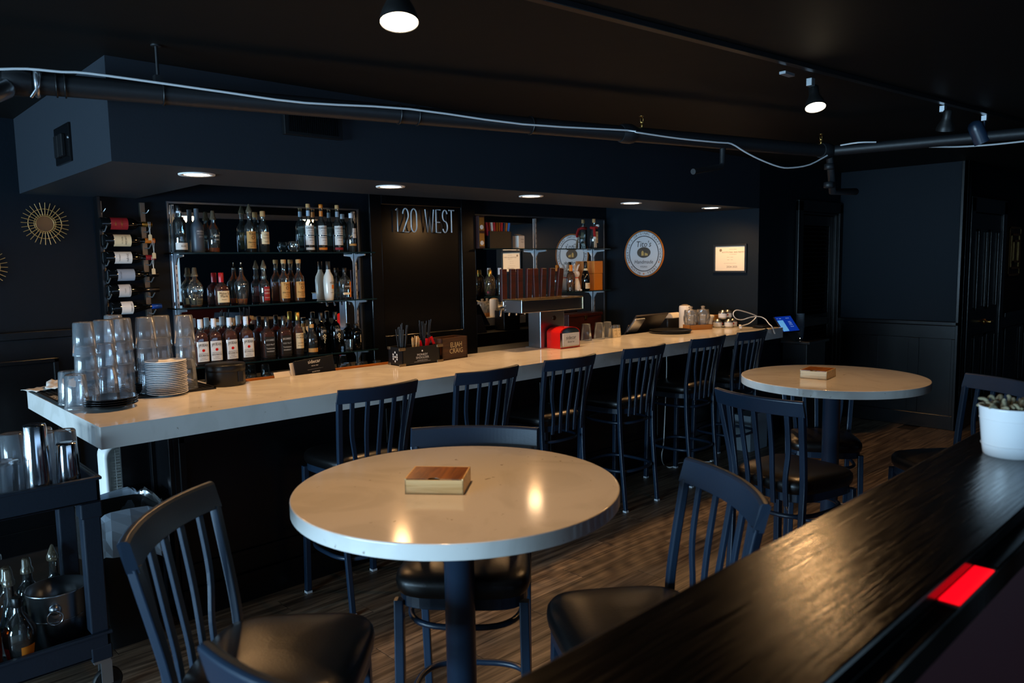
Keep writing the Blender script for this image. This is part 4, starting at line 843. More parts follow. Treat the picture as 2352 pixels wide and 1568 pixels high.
# napkins left on the corner of the bar
for i, (x, y, rz, l) in enumerate(((.90, 4.50, .4, 'flat white paper napkin lying on the bar corner'), (.985, 4.45, -.3, 'crumpled white paper napkin standing on the bar corner'))):
    m = MB(); n_ = 9; g = [[(-.085+.17*u/(n_-1), -.06+.12*v/(n_-1), .004+(.018 if i else .006)*abs(math.sin(u*1.3+v*.7+i))+(.028*(v/(n_-1)) if i else .001)) for u in range(n_)] for v in range(n_)]
    m.add([p for r_ in g for p in r_], [(v*n_+u, v*n_+u+1, (v+1)*n_+u+1, (v+1)*n_+u) for v in range(n_-1) for u in range(n_-1)], True)
    o = tag(obj('paper_napkin', m, PAPER, loc=(x, y, ZB+.013), rz=rz), l, 'napkin'); s_ = o.modifiers.new('thick', 'SOLIDIFY'); s_.thickness = .0015
# round black canister
c = P(525, 884, Z=ZB); t = thing('black_canister', 'round matte black canister with a lid on the bar', 'canister', (c.x, c.y+.03, ZB))
obj('body', MB().lathe([(.098, 0), (.1, .003), (.1, .078)], 48), BLKP, t); obj('lid', MB().lathe([(.1015, .079), (.1025, .082), (.1025, .110), (.099, .115), (.002, .116)], 48, cap1=False), BLKP, t)
obj('side_tab', MB().cbox((.04, -.0955, .05), (.03, .01, .06)), BLKP, t, bev=.004)
# menus in a brown tray behind the bar
WT = woodmat('orange_wood', '#8a4a18', '#b8742c', .5)
t = thing('cork_tray', 'low orange-brown wooden tray on the shelf behind the bar', 'tray', (2.25, 4.14, .93)); obj('tray', MB().box(-.42, .62, -.08, .08, 0, .008).box(-.42, .62, -.08, -.07, 0, .125).box(-.42, .62, .07, .08, 0, .125).box(-.42, -.41, -.08, .08, 0, .125).box(.61, .62, -.08, .08, 0, .125), WT, t, bev=.002)
def leanboard(name, a, b, zt, label, th=.012, tilt=-12, y=4.12, zb=.94, mat=None):
    w_ = (b.x-a.x); cx = (a.x+b.x)/2; t = thing(name, label, 'menu', (cx, y, zb), 0); Mx = Matrix.Rotation(R(tilt), 4, 'X'); h = zt-zb
    obj('board', MB().box(-w_/2, w_/2, -th/2, th/2, 0, h, Mx), mat or BLKP, t, bev=.001); return t, Mx, w_, h, th
a, b = P(685, 830, Y=4.12), P(775, 815, Y=4.12)
t, Mx, w_, h, th = leanboard('menu_stack', a, b, a.z+.01, 'black printed menus leaning in the tray behind the bar')
t.rotation_euler = (0, R(-3.5), 0)
for s_, zc, sz in (('sidecar', .90, .030), ('dinner bar', .78, .011), ('_____________________', .70, .010), ('COCKTAILS', .60, .010), ('OLD FASHIONED      SIDECAR      MARGARITA', .48, .008), ('bourbon, bitters      cognac, citrus      tequila, lime', .40, .006), ('MANHATTAN      NEGRONI      MULE', .26, .008)):
    m = MB(); v, f = glyphs(s_); m.add([Mx @ Vector((px_*sz, -th/2-.0008, h*zc+py_*sz)) for px_, py_ in v], f); obj('print_line', m, WINK, t)
obj('back_menu', MB().box(-w_/2-.02, w_/2-.03, .008, .016, 0, h-.006, Mx), PAPER, t)
t, Mx, w_, h, th = leanboard('folded_menu', P(641, 850, Y=4.1), P(690, 850, Y=4.1), P(640, 853, Y=4.1).z, 'pale paper menu sheet leaning beside the black menus', .004, -25, 4.11, mat=PAPER)
# black spirit-brand caddy with straws, sticks and picks
a, b, d = P(893, 838, Z=ZB), P(925, 842, Z=ZB), P(1012, 831, Z=ZB)
x0, x1, y0, y1 = b.x, d.x, b.y, b.y+.155
t = thing('straw_caddy', 'black branded bar caddy holding straws and red picks', 'caddy', (x0, y0, ZB)); W_, D_ = x1-x0, y1-y0; hC = .115
obj('caddy_box', MB().box(0, W_, 0, .008, 0, hC).box(0, W_, D_-.008, D_, 0, hC).box(0, .008, 0, D_, 0, hC).box(W_-.008, W_, 0, D_, 0, hC).box(0, W_, 0, D_, 0, .008).box(.1, .105, 0, D_, 0, hC-.01).box(.19, .195, 0, D_, 0, hC-.01), BLKP, t, bev=.002)
for x in (0, W_):
    for zz in (0, hC): obj('corner_guard', MB().cbox((x, .0, zz+(.008 if zz == 0 else -.008)), (.05, .006, .018)), pm('antique_brass', '#8a7a60', .35, .9), t, bev=.003)
for zz in (0, hC): obj('corner_guard', MB().cbox((-.001, D_-.012, zz+(.008 if zz == 0 else -.008)), (.006, .03, .018)), MATS['antique_brass'], t, bev=.003)
m = MB(); letter(m, 'MONKEY', (W_*.52, -.0008, .062), .020); letter(m, 'SHOULDER', (W_*.52, -.0008, .044), .020); letter(m, 'BLENDED MALT SCOTCH', (W_*.52, -.0008, .027), .007)
m.box(W_*.3, W_*.74, -.0012, -.0006, .019, .0198); m.lathe([(.006, 0), (.006, .001)], 6, M=Matrix.Translation((W_*.52, -.0004, .086)) @ Matrix.Rotation(R(90), 4, 'X')); obj('print', m, WINK, t)
m = MB()
for i in range(3):
    for j in range(5):
        if (i+j) % 2 or j == 2: m.add([(-.001, D_*.5+(i-1)*.02+dy, .055+(j-2)*.014+dz) for dy, dz in ((-.008, 0), (0, -.009), (.008, 0), (0, .009))], [(0, 1, 2, 3)])
obj('side_emblem', m, WINK, t)
def sticks(t, name, cx, cy, n_, spread, h, rad, mat, base):
    for i in range(n_):
        q = random.uniform(0, 6.28); k = random.uniform(.2, 1); dx, dy = math.cos(q)*k, math.sin(q)*k
        obj(name, MB().tube([(cx+dx*.022, cy+dy*.022, .012), (cx+dx*(.022+spread), cy+dy*(.022+spread), base+h*random.uniform(.85, 1))], rad, 5), mat, t)
sticks(t, 'black_straw', .05, .08, 18, .034, .26, .0034, BLKP, .0)
sticks(t, 'black_straw', .235, .10, 14, .036, .275, .0034, BLKP, .0)
sticks(t, 'wooden_stirrer', .145, .07, 16, .022, .18, .003, LIGHTW, .0)
for (x, y, a_, z_) in ((.19, .06, -15, .13), (.225, .05, 5, .14), (.255, .07, 20, .145), (.285, .06, -25, .15), (.27, .10, 30, .15)): obj('red_pick', MB().cbox((0, 0, 0), (.018, .004, .07), Matrix.Translation((x, y, z_-.02)) @ Matrix.Rotation(R(a_), 4, 'Y')), pm('red_plastic', '#d01018', .3), t, bev=.001)
q = (W_-.03, D_*.6, .155); obj('bottle_opener', MB().tube([(q[0]+.022*math.cos(k), q[1], q[2]+.022*math.sin(k)) for k in [2*math.pi*j/20 for j in range(20)]], .005, 8, True).cbox((q[0]-.02, q[1], .08), (.012, .004, .11)), STEEL, t)
a, b = P(1016, 829, Z=ZB), P(1074, 820, Z=ZB)
t = thing('branded_crate', 'small dark wooden crate lettered ELIJAH CRAIG beside the caddy', 'crate', (a.x, a.y, ZB), math.atan2(b.y-a.y, b.x-a.x)); W_ = (b-a).length; DW = woodmat('walnut_crate', '#2c1708', '#4a2a10', .5)
obj('crate_box', MB().box(0, W_, 0, .01, 0, .145).box(0, W_, .11, .12, 0, .145).box(0, .01, 0, .12, 0, .145).box(W_-.01, W_, 0, .12, 0, .145).box(0, W_, 0, .12, 0, .01), DW, t, bev=.001)
m = MB(); letter(m, 'ELIJAH', (W_*.55, -.001, .095), .046, sx=.85); letter(m, 'CRAIG', (W_*.55, -.001, .055), .046, sx=.95); obj('print', m, pm('cream_print', '#cdb98c', .6), t)
# beer tower
t = thing('beer_tower', 'stainless T-shaped draught beer tower on the bar', 'beer tower', (4.06, 3.93, ZB))
obj('column', MB().box(-.125, .13, -.062, .066, 0, .28), STEEL, t, bev=.004); obj('column_flange', MB().box(-.14, .145, -.075, .08, 0, .006), STEEL, t)
hx0, hx1, hy0, hy1, hz0, hz1 = 3.68-4.06, 4.317-4.06, 3.80-3.93, 3.985-3.93, 1.343-ZB, 1.433-ZB
obj('tap_head', MB().box(hx0, hx1, hy0, hy1, hz0, hz1), STEEL, t, bev=.003)
obj('head_lip', MB().box(hx0-.004, hx1+.008, hy0-.006, hy1+.004, hz1, hz1+.006).box(hx1, hx1+.006, hy0-.006, hy0, hz0, hz1), pm('warm_steel', '#c8b48c', .25, 1), t, bev=.001)
for i in range(3): obj('rivet', MB().lathe([(.007, 0), (.005, .006)], 10, M=Matrix.Translation((hx0, hy1-.01, hz0+.02+i*.03)) @ Matrix.Rotation(R(-90), 4, 'Y')), CHROME, t)
obj('column_badge', MB().lathe([(.018, 0), (.017, .004)], 24, M=Matrix.Translation((.02, -.062, .215)) @ Matrix.Rotation(R(90), 4, 'X')), pm('dark_bronze', '#3a2c1c', .3, .8), t)
OX = woodmat('oxblood_wood', '#160406', '#2e0a0c', .4)
for i, x in enumerate((3.70, 3.785, 3.86, 3.95, 4.03, 4.10, 4.19, 4.27)):
    tl = (0, 1, 0, 2, -2, 3, 4, 8)[i]; Mx = Matrix.Translation((x-4.06, .075, hz1-.02)) @ Matrix.Rotation(R(tl), 4, 'Y')
    h = obj('tap_handle', MB().box(-.025, .025, -.012, .012, .012, .24, Mx), OX, t, bev=.003); obj('handle_ferrule', MB().lathe([(.009, -.03), (.011, 0), (.009, .014)], 12, M=Mx), CHROME, h)
    obj('faucet', MB().tube([(x-4.06, .055, hz1-.05), (x-4.06, .10, hz1-.055), (x-4.06, .115, hz1-.12)], .009, 8), CHROME, t)
# red napkin dispenser
a = P(1288, 802, Z=ZB); b = P(1331, 796, Z=ZB)
t = thing('napkin_dispenser', 'red chrome-framed napkin dispenser with printed napkin', 'dispenser', (a.x, a.y, ZB), 0); W_, D_, H_ = b.x-a.x, .135, .150
arch = [(0, 0), (W_, 0), (W_, H_*.78)]+[(W_/2+W_/2*math.cos(R(q)), H_*.78+H_*.26*math.sin(R(q))) for q in range(15, 180, 15)]+[(0, H_*.78)]
obj('shell', MB().prism(arch, 0, D_, Matrix(((1, 0, 0, 0), (0, 0, 1, .003), (0, 1, 0, 0), (0, 0, 0, 1)))), RED, t, bev=.003)
ins = [(.012+(x/W_)*(W_-.024), .012+(z_/H_)*(H_-.016)) for x, z_ in arch]
obj('face_plate', MB().prism(ins, 0, .005, Matrix(((1, 0, 0, 0), (0, 0, 1, -.002), (0, 1, 0, 0), (0, 0, 0, 1)))), CHROME, t)
n_ = obj('napkin', MB().box(.02, W_-.014, -.006, -.003, .02, H_*.74), PAPER, t, label='white printed paper napkin')
m = MB(); letter(m, 'sidecar', (W_/2, -.0066, .078), .038, maxw=W_*.7); letter(m, 'dinner bar', (W_/2, -.0066, .048), .018); m.box(.04, W_-.04, -.0068, -.0062, .060, .0606); obj('print', m, INK, n_)
obj('chrome_strip', MB().box(-.002, .006, -.003, .004, .012, H_*.78), CHROME, t)
# cups and small stacks at the back edge of the bar
CT = cupmesh(.033, .045, .135); CT.materials.append(CUPM)
for (x, y), l in (((1349, 776), 'tall upturned clear cup beside the red dispenser'), ((1372, 774), 'tall upturned clear cup second from the red dispenser'), ((1336, 781), 'clear cup half hidden behind the red dispenser')):
    c = P(x, y, Z=ZB); o = bpy.data.objects.new('plastic_cup', CT); COL.objects.link(o); o.location = (c.x, min(c.y, 3.97), ZB); tag(o, l, 'cup')
for x, y, l in ((1387, 773, 'plain paper-wrapped cup stack behind the printed one'), (1398, 772, 'paper-wrapped cup stack with small printed mark on the bar')):
    c = P(x, y, Z=ZB); t = thing('shot_cup_stack', l, 'cup stack', (c.x, 3.965, ZB)); obj('cups', MB().lathe([(.034, 0), (.030, .07), (.028, .1)], 24), CUPM, t); s_ = obj('paper_sleeve', MB().lathe([(.0355, .002), (.0315, .075)], 24, cap0=False, cap1=False), CREAM, t)
    m = MB(); letter(m, 'o', (0, 0, .03), .022, wrap=.0352); letter(m, 'SAMPLES', (0, 0, .058), .009, wrap=.0342); obj('print', m, INK, s_)
# register terminal seen from behind
a, b = P(1432, 760, Y=4.12), P(1505, 712, Y=4.12)
t = thing('register_terminal', 'tilted point-of-sale screen seen from behind on a stand', 'register', ((a.x+b.x)/2, 4.16, .93))
Mx = Matrix.Translation((0, 0, .07)) @ Matrix.Rotation(R(38), 4, 'X'); hw = (b.x-a.x)/2
obj('screen_shell', MB().box(-hw, hw, -.012, .006, 0, .29, Mx), pm('dark_bronze_plastic', '#2b2622', .35), t, bev=.004); obj('screen', MB().box(-hw+.012, hw-.012, .0062, .008, .012, .278, Mx), pm('screen_off', '#05060a', .1), t)
obj('card_reader', MB().box(-hw-.02, -hw+.12, -.03, -.012, .12, .27, Mx), ALU, t, bev=.006); obj('stand', MB().add([(-.1, -.03, 0), (.1, -.03, 0), (.1, .1, 0), (-.1, .1, 0), (-.08, -.02, .15), (.08, -.02, .15), (.08, .03, .2), (-.08, .03, .2)], [(3, 2, 1, 0), (4, 5, 6, 7), (0, 1, 5, 4), (1, 2, 6, 5), (2, 3, 7, 6), (3, 0, 4, 7)]), MATS['dark_bronze_plastic'], t, bev=.004)
# serving trays
c = P(1528, 763, Z=ZB)
for i in range(2): tag(obj('serving_tray', MB().lathe([(.165, 0), (.172, .002), (.182, .016), (.184, .018), (.180, .018), (.168, .006), (.002, .005)], 48, cap1=False), BLKP, loc=(c.x+i*.008, min(c.y, 3.83), ZB+i*.008)), ('round black serving tray underneath another on the bar', 'round black serving tray lying on top of another')[i], 'tray')
# receipt printer
b = P(1568, 751, Y=4.1); t = thing('receipt_printer', 'black receipt printer with white paper curl behind the bar', 'printer', (b.x, 4.06, .93), R(-4))
obj('body', MB().box(-.27, 0, 0, .16, 0, .23), BLKP, t, bev=.012); obj('paper_cover', MB().lathe([(.06, -.07), (.06, .07)], 20, M=Matrix.Translation((-.1, .08, .215)) @ Matrix.Rotation(R(90), 4, 'Y')), PAPER, t); obj('sticker', MB().box(-.135, -.085, -.002, 0, .05, .09), PAPER, t); obj('sticker', MB().box(-.115, -.075, -.002, 0, .10, .13), WLAB, t)
# bagged plastic cups on a carton
c = P(1602, 756, Z=ZB); t = thing('cardboard_tray', 'low brown cardboard tray on the bar under bagged cups', 'carton', (c.x, c.y, ZB), R(-25)); KR = pm('kraft_card', '#a06a30', .7)
obj('tray', MB().box(-.115, .115, -.06, .06, 0, .004).box(-.115, .115, -.06, -.056, 0, .045).box(-.115, .115, .056, .06, 0, .045).box(-.115, -.111, -.06, .06, 0, .045).box(.111, .115, -.06, .06, 0, .045), KR, t)
BAG = thin('clear_bag', '#f0ece4', body=.22, bodycol='#d8d0c4', rough=.15)
def bagof(cx, cy, l, s_=1.0):
    t = thing('bagged_cups', l, 'bag', (cx, cy, ZB+.004), 0); rings = []
    for i in range(12):
        u = i/11; r = (.04+.022*math.sin(u*2.6))*s_
        rings.append([((r+.006*math.sin(7*q+i*1.7))*math.cos(q)+.006*math.sin(i), (r+.006*math.cos(5*q+i))*math.sin(q), .005+u*.17*s_) for q in [2*math.pi*j/20 for j in range(20)]])
    obj('bag', MB().loft(rings), BAG, t); obj('cups', MB().lathe([(.028*s_, .012), (.04*s_, .13*s_)], 18), CUPM, t)
    obj('knot', MB().lathe([(.03*s_, 0), (.012, .012), (.02, .03), (.005, .036)], 12, c=(0, 0, .172*s_)), BAG, t)
bagof(c.x-.065, c.y+.03, 'clear bag of plastic cups in the cardboard tray, beside the printer'); bagof(c.x+.055, c.y-.02, 'clear bag of plastic cups in the cardboard tray, beside the white tub')
t = thing('white_tub', 'round white tub with lid behind the bagged cups', 'tub', (6.108, 3.905, ZB)); obj('tub', MB().lathe([(.095, 0), (.11, .09), (.113, .095)], 36), WHITE, t); obj('lid', MB().lathe([(.115, .095), (.115, .11), (.108, .114), (.002, .112)], 36, cap1=False), WHITE, t)
t = thing('paper_roll', 'white wrapped paper roll behind the bagged cups', 'paper roll', (5.925, 3.965, ZB)); obj('roll', MB().lathe([(.05, 0), (.052, .006), (.052, .20), (.045, .21)], 28), PAPER, t); obj('wrapper_fold', MB().lathe([(.045, .21), (.02, .222), (.003, .218)], 14, cap1=False), BAG, t)
t = thing('orange_carton', 'small orange carton lying behind the tins', 'box', (6.305, 3.94, ZB)); obj('carton', MB().box(-.08, .08, -.05, .05, 0, .10), KR, t, bev=.002); obj('tape', MB().box(-.015, .015, -.0515, .0515, -.0, .1015), pm('tape', '#c89a58', .3), t)
TIN = pm('tin', '#9a9890', .3, .9)
def tin(x, y, z_, l, rz=0):
    t = thing('metal_tin', l, 'tin', (x, y, z_), R(rz), 'silver tins stacked on the bar'); obj('can', MB().lathe([(.038, 0), (.0395, .002), (.0395, .06), (.037, .066), (.020, .07), (.02, .078), (.003, .08)], 28), TIN, t)
    lb = obj('label', MB().lathe([(.0399, .012), (.0399, .05)], 28, cap0=False, cap1=False), WLAB, t); obj('red_mark', MB().box(.012, .026, -.0405, -.036, .03, .045), RED, lb)
for x, y, z_, l, rz in ((6.165, 3.77, ZB, 'silver tin at the bottom of the pile, beside the bagged cups', 10), (6.225, 3.69, ZB, 'silver tin in the middle of the bottom row', 0), (6.31, 3.70, ZB, 'silver tin at the cable end of the bottom row', 20), (6.195, 3.735, ZB+.081, 'silver tin balanced on top of the pile', 5), (6.28, 3.735, ZB+.081, 'silver tin on the upper row beside the cable', 30)): tin(x, y, z_, l, rz)
# white charging cable, folders, tablet
pts = [P(x, y, Y=yy) for x, y, yy in ((1700, 749, 3.50), (1722, 742, 3.48), (1737, 728, 3.46), (1735, 724, 3.46), (1712, 716, 3.47), (1692, 712, 3.48), (1684, 720, 3.49), (1690, 731, 3.49), (1705, 734, 3.48), (1725, 728, 3.45), (1745, 727, 3.42), (1758, 733, 3.38), (1766, 743, 3.33), (1774, 751, 3.29), (1780, 766, 3.285))]
t = thing('charging_cable', 'loose white charging cable looped over the end of the bar', 'cable', pts[0]); obj('wire', MB().tube([p-pts[0] for p in smoothpts(pts, 4)], .0045, 7), WHITE, t); obj('plug', MB().bar([(-.045, -.03, -.006), (.012, .008, .006)], .02, .018), WHITE, t, bev=.003); obj('connector', MB().bar([tuple(pts[-2].lerp(pts[-1], .5)-pts[0]), tuple(pts[-1]-pts[0])], .012, .008), WHITE, t)
for i, l in enumerate(('bottom black folder lying at the end of the bar', 'middle black folder lying at the end of the bar', 'top black folder lying under the white cable')): tag(obj('check_folder', MB().box(-.09, .09, -.05, .05, 0, .008), BLKP, loc=(6.40-.01*i, 3.44, ZB+i*.009), rz=R(-8+i*6), bev=.002), l, 'folder', 'black folders at the end of the bar')
tag(obj('receipt_slip', MB().box(-.05, .05, -.02, .02, 0, .001), PAPER, loc=(6.33, 3.37, ZB), rz=R(10)), 'white receipt slip lying on the bar under the cable', 'receipt')
c = P(1815, 782, Y=3.40); zt = c.z
t = thing('tablet_terminal', 'tablet with a glowing blue screen on a tilted stand beyond the bar', 'tablet', (c.x, 3.40, zt));
pd = thing('host_stand', 'narrow black host stand at the end of the bar', 'stand', (c.x+.14, 3.35, 0)); obj('cabinet', MB().box(-.15, .24, -.12, .12, 0, zt-.025), BASEB, pd, bev=.004); obj('top', MB().box(-.165, .26, -.15, .135, zt-.025, zt), BLKP, pd, bev=.003)
A_, B_, C_ = P(1768, 722, Y=3.16), P(1820, 712, Y=3.16), P(1797, 763, Y=3.06); s0 = Vector((c.x, 3.40, zt))
u_ = Vector((.985, -.17, 0)); v_ = (Vector((.10, .62, .78))).normalized(); v_ = (v_-u_*v_.dot(u_)).normalized(); n_ = u_.cross(v_)
bl_ = P(1800, 764, Y=3.34)-s0
Mt = Matrix(((u_.x, v_.x, n_.x, bl_.x), (u_.y, v_.y, n_.y, bl_.y), (u_.z, v_.z, n_.z, bl_.z), (0, 0, 0, 1)))
TW, TH = .25, .185
obj('tablet_shell', MB().box(0, TW, 0, TH, -.016, 0, Mt), BLKP, t, bev=.004)
sc_ = obj('screen', MB().box(.008, TW-.008, .01, TH-.008, .0002, .0012, Mt), pm('blue_screen', '#06206a', .2, emit='#0a2f96', es=.8), t)
obj('screen_panel', MB().box(.012, .095, .014, TH-.05, .0014, .0018, Mt), pm('pale_blue_screen', '#5aa0d8', .3, emit='#5fa4dc', es=.75), sc_)
m = MB()
for s_, x, y, sz in (('>', .03, .155, .02), ('Order', .07, .155, .012), ('Check out', .175, .155, .011), ('6 items', .175, .115, .013), ('$ 24.00', .175, .098, .013), ('tip  20 %', .175, .081, .013), ('Pay now', .175, .06, .013)): letter(m, s_, Mt @ Vector((x, y, .0018)), sz, Mt.to_3x3() @ Vector((1, 0, 0)), Mt.to_3x3() @ Vector((0, 1, 0)))
obj('screen_text', m, pm('screen_white', '#bfe0ff', .3, emit='#a8d0f0', es=.8), sc_)
obj('tilt_stand', MB().add([(-.02, -.06, 0), (.14, -.06, 0), (.14, .09, 0), (-.02, .09, 0), tuple(Mt @ Vector((.05, .02, -.016))), tuple(Mt @ Vector((.2, .02, -.016))), tuple(Mt @ Vector((.2, .12, -.016))), tuple(Mt @ Vector((.05, .12, -.016)))], [(3, 2, 1, 0), (4, 5, 6, 7), (0, 1, 5, 4), (1, 2, 6, 5), (2, 3, 7, 6), (3, 0, 4, 7)]), pm('grey_plastic', '#3a3836', .4), t, bev=.004)
obj('status_light', MB().lathe([(.004, 0), (.003, .002)], 8, M=Matrix.Translation((.07, -.062, .02)) @ Matrix.Rotation(R(90), 4, 'X')), pm('white_led', '#ffffff', .3, emit='#ffffff', es=3), t)
c = P(1838, 745, Y=3.43); k = thing('cup_tower', 'tall stack of grey paper cups behind the tablet', 'cup stack', (c.x, 3.43, zt))
for i in range(12): obj('cup_rim', MB().lathe([(.038, 0), (.04, .008), (.042, .011), (.04, .012)], 20, c=(0, 0, .10+i*.012)), pm('grey_paper', '#5c6670', .6), k)
obj('bottom_cup', MB().lathe([(.030, 0), (.038, .1)], 20), MATS['grey_paper'], k)
# round oval sign and permit on the end wall
MX = Matrix(((0, 0, 1, 0), (-1, 0, 0, 0), (0, 1, 0, 0), (0, 0, 0, 1)))      # local (x right, y up, z out) -> wall facing -X
MX = Matrix(((0, 0, -1, 0), (-1, 0, 0, 0), (0, 1, 0, 0), (0, 0, 0, 1)))
cy, cz, ra_, rb_ = 4.775, 1.767, .246, .240
t = thing('oval_tin_sign', "round tin vodka sign with orange rim on the end wall", 'sign', (6.4, cy, cz))
def ell(a, b, z_, n_=64): return [MX @ Vector((a*math.cos(2*math.pi*j/n_), b*math.sin(2*math.pi*j/n_), z_)) for j in range(n_)]
SIL = pm('silver_print_tin', '#c6d0d8', .3, .15)
obj('rim', MB().loft([ell(ra_, rb_, .001), ell(ra_, rb_, .016), ell(ra_-.006, rb_-.006, .018), ell(ra_-.008, rb_-.008, .012)], True), pm('orange_rim', '#b86a1c', .4), t)
obj('face', MB().loft([ell(ra_-.008, rb_-.008, .002), ell(ra_-.008, rb_-.008, .0125)], False), SIL, t)
obj('inner_ring', MB().loft([ell(ra_*.76, rb_*.76, .0125), ell(ra_*.76, rb_*.76, .0145), ell(ra_*.73, rb_*.73, .0145), ell(ra_*.73, rb_*.73, .0125)], False, False, False), INK, t); obj('outer_ring', MB().loft([ell(ra_*.965, rb_*.965, .0125), ell(ra_*.965, rb_*.965, .014), ell(ra_*.94, rb_*.94, .014), ell(ra_*.94, rb_*.94, .0125)], False, False, False), INK, t)
m = MB()
def arctext(s_, rad, a0, a1, size, flip=False):
    n_ = len(s_)
    for i, ch in enumerate(s_):
        if ch == ' ': continue
        a = R(a0+(a1-a0)*(i+.5)/n_); ux, uy = (math.sin(a), -math.cos(a)) if not flip else (-math.sin(a), math.cos(a)); vx, vy = (math.cos(a), math.sin(a)) if not flip else (-math.cos(a), -math.sin(a))
        letter(m, ch, MX @ Vector((rad*math.cos(a), rad*math.sin(a), .0138)), size, MX.to_3x3() @ Vector((ux, uy, 0)), MX.to_3x3() @ Vector((vx, vy, 0)))
LT = []
for ar in (("AMERICA'S ORIGINAL CRAFT VODKA", .2065, 202, -22, .036), ('AUSTIN', .2065, 218, 258, .036, True), ('TEXAS', .2065, 282, 322, .036, True)): m = MB(); arctext(*ar); LT.append(m)
for s_, x, y, sz in (("Tito's", 0, .095, .085), ('Handmade', 0, -.085, .055), ('VODKA', 0, -.135, .026)): m = MB(); LT.append(m); letter(m, s_, MX @ Vector((x, y, .0138)), sz, MX.to_3x3() @ Vector((1, 0, 0)), MX.to_3x3() @ Vector((.18 if s_ != 'VODKA' else 0, 1, 0)))
[obj('lettering', q_, INK, t) for q_ in LT]
em = obj('centre_emblem', MB().loft([[MX @ Vector((.085*math.cos(2*math.pi*j/32), .012+.055*math.sin(2*math.pi*j/32), z_)) for j in range(32)] for z_ in (.0125, .0142)], False), pm('bronze_print', '#4a4238', .4, .4), t)
obj('still_motif', MB().add([tuple(MX @ Vector(p)) for p in ((-.03, -.02, .0146), (.0, -.02, .0146), (.0, .015, .0146), (-.01, .03, .0146), (-.02, .03, .0146), (-.03, .015, .0146), (.012, -.02, .0146), (.05, -.02, .0146), (.05, .0, .0146), (.012, .01, .0146))], [(0, 1, 2, 3, 4, 5), (6, 7, 8, 9)]), pm('gold_print', '#b89a58', .4, .3), em)
for a in (205, 270, 335): 
    q = R(a); obj('star', MB().add([tuple(MX @ Vector((.2065*math.cos(q)+(.014 if i % 2 == 0 else .006)*math.sin(i*math.pi/5), .2065*math.sin(q)+(.014 if i % 2 == 0 else .006)*math.cos(i*math.pi/5), .0140))) for i in range(10)], [tuple(range(10))]), MATS['orange_rim'], t)
y0, y1, z0, z1 = 3.957, 3.611, 1.57, 1.835; W_, H_ = y0-y1, z1-z0
t = thing('permit_frame', 'black framed bar permit on the end wall', 'framed permit', (6.4, (y0+y1)/2, (z0+z1)/2))
def fb(m, a, b, c, d, e_, f_): return m.add([tuple(MX @ Vector((x, y, z_))) for z_ in (e_, f_) for y in (c, d) for x in (a, b)], [(0, 2, 3, 1), (4, 5, 7, 6), (0, 1, 5, 4), (2, 6, 7, 3), (0, 4, 6, 2), (1, 3, 7, 5)])
m = MB(); w2, h2 = W_/2, H_/2
for q in ((-w2, w2, h2-.018, h2), (-w2, w2, -h2, -h2+.018), (-w2, -w2+.018, -h2+.018, h2-.018), (w2-.018, w2, -h2+.018, h2-.018)): fb(m, *q, .001, .022)
obj('frame', m, BLKP, t, bev=.002); obj('paper', fb(MB(), -w2+.018, w2-.018, -h2+.018, h2-.018, .001, .008), pm('permit_paper', '#cfc4ae', .6), t)
m = MB(); xr, yr = MX.to_3x3() @ Vector((1, 0, 0)), MX.to_3x3() @ Vector((0, 1, 0))
for s_, x, y, sz in (('ADDITIONAL BAR PERMIT', .03, .058, .020), ('STATE OF TEXAS', .03, .085, .010), ('NOT TRANSFERABLE', .03, .038, .008), ('license    location', .0, .012, .009), ('holder     owner', .0, -.012, .009), ('issued under the provisions of the code', .0, -.045, .008), ('2024-2025', .02, -.078, .026)): letter(m, s_, MX @ Vector((x, y, .0085)), sz, xr, yr, maxw=W_*.72)
obj('print', m, pm('grey_ink', '#4a4238', .7), t); obj('seal', MB().loft([[MX @ Vector((-.10+.014*math.cos(2*math.pi*j/16), .078+.014*math.sin(2*math.pi*j/16), z_)) for j in range(16)] for z_ in (.0081, .0087)], False), pm('seal_brown', '#7a6a54', .6), t)
# ================================================================== CART, BIN, PLANT, HALL
CARTM = pm('black_cart_plastic', '#1a2430', .42, bump=.06, scale=90)
q = P(233, 1092, Z=.90); cx1, cy0 = min(q.x, .80), q.y
CWd, CDp = 1.0, .46
t = thing('utility_cart', 'black plastic two-tier utility cart parked at the end of the bar', 'cart', (cx1, cy0, 0))
for nm, zt in (('top_tray', .90), ('lower_tray', .275)):
    m = MB().box(-CWd, 0, 0, CDp, zt-.10, zt-.085)
    for b in ((-CWd, 0, 0, .018), (-CWd, 0, CDp-.018, CDp), (-CWd, -CWd+.018, 0, CDp), (-.018, 0, 0, CDp)): m.box(*b, zt-.10, zt)
    tr_ = obj(nm, m, CARTM, t, bev=.006); obj('tray_lip', MB().box(-CWd-.008, .008, -.008, .004, zt-.012, zt).box(-CWd-.008, .008, CDp-.004, CDp+.008, zt-.012, zt).box(-.004, .008, 0, CDp, zt-.012, zt), CARTM, tr_, bev=.003)
for x in (-.035, -CWd+.035):
    for y in (.035, CDp-.035):
        p_ = obj('corner_post', MB().box(x-.032, x+.032, y-.032, y+.032, .275, .80).box(x-.038, x+.038, y-.038, y+.038, .74, .80).box(x-.038, x+.038, y-.038, y+.038, .16, .22), CARTM, t, bev=.005)
        cs = obj('caster', MB().lathe([(.05, -.012), (.055, -.008), (.055, .008), (.05, .012)], 20, M=Matrix.Translation((x+.02, y, .055)) @ Matrix.Rotation(R(90), 4, 'X')), BLKR, t)
        obj('caster_fork', MB().box(x-.03, x+.03, y-.03, y+.03, .148, .16).box(x-.005, x+.035, y-.024, y-.018, .05, .15).box(x-.005, x+.035, y+.018, y+.024, .05, .15), ALU, cs)
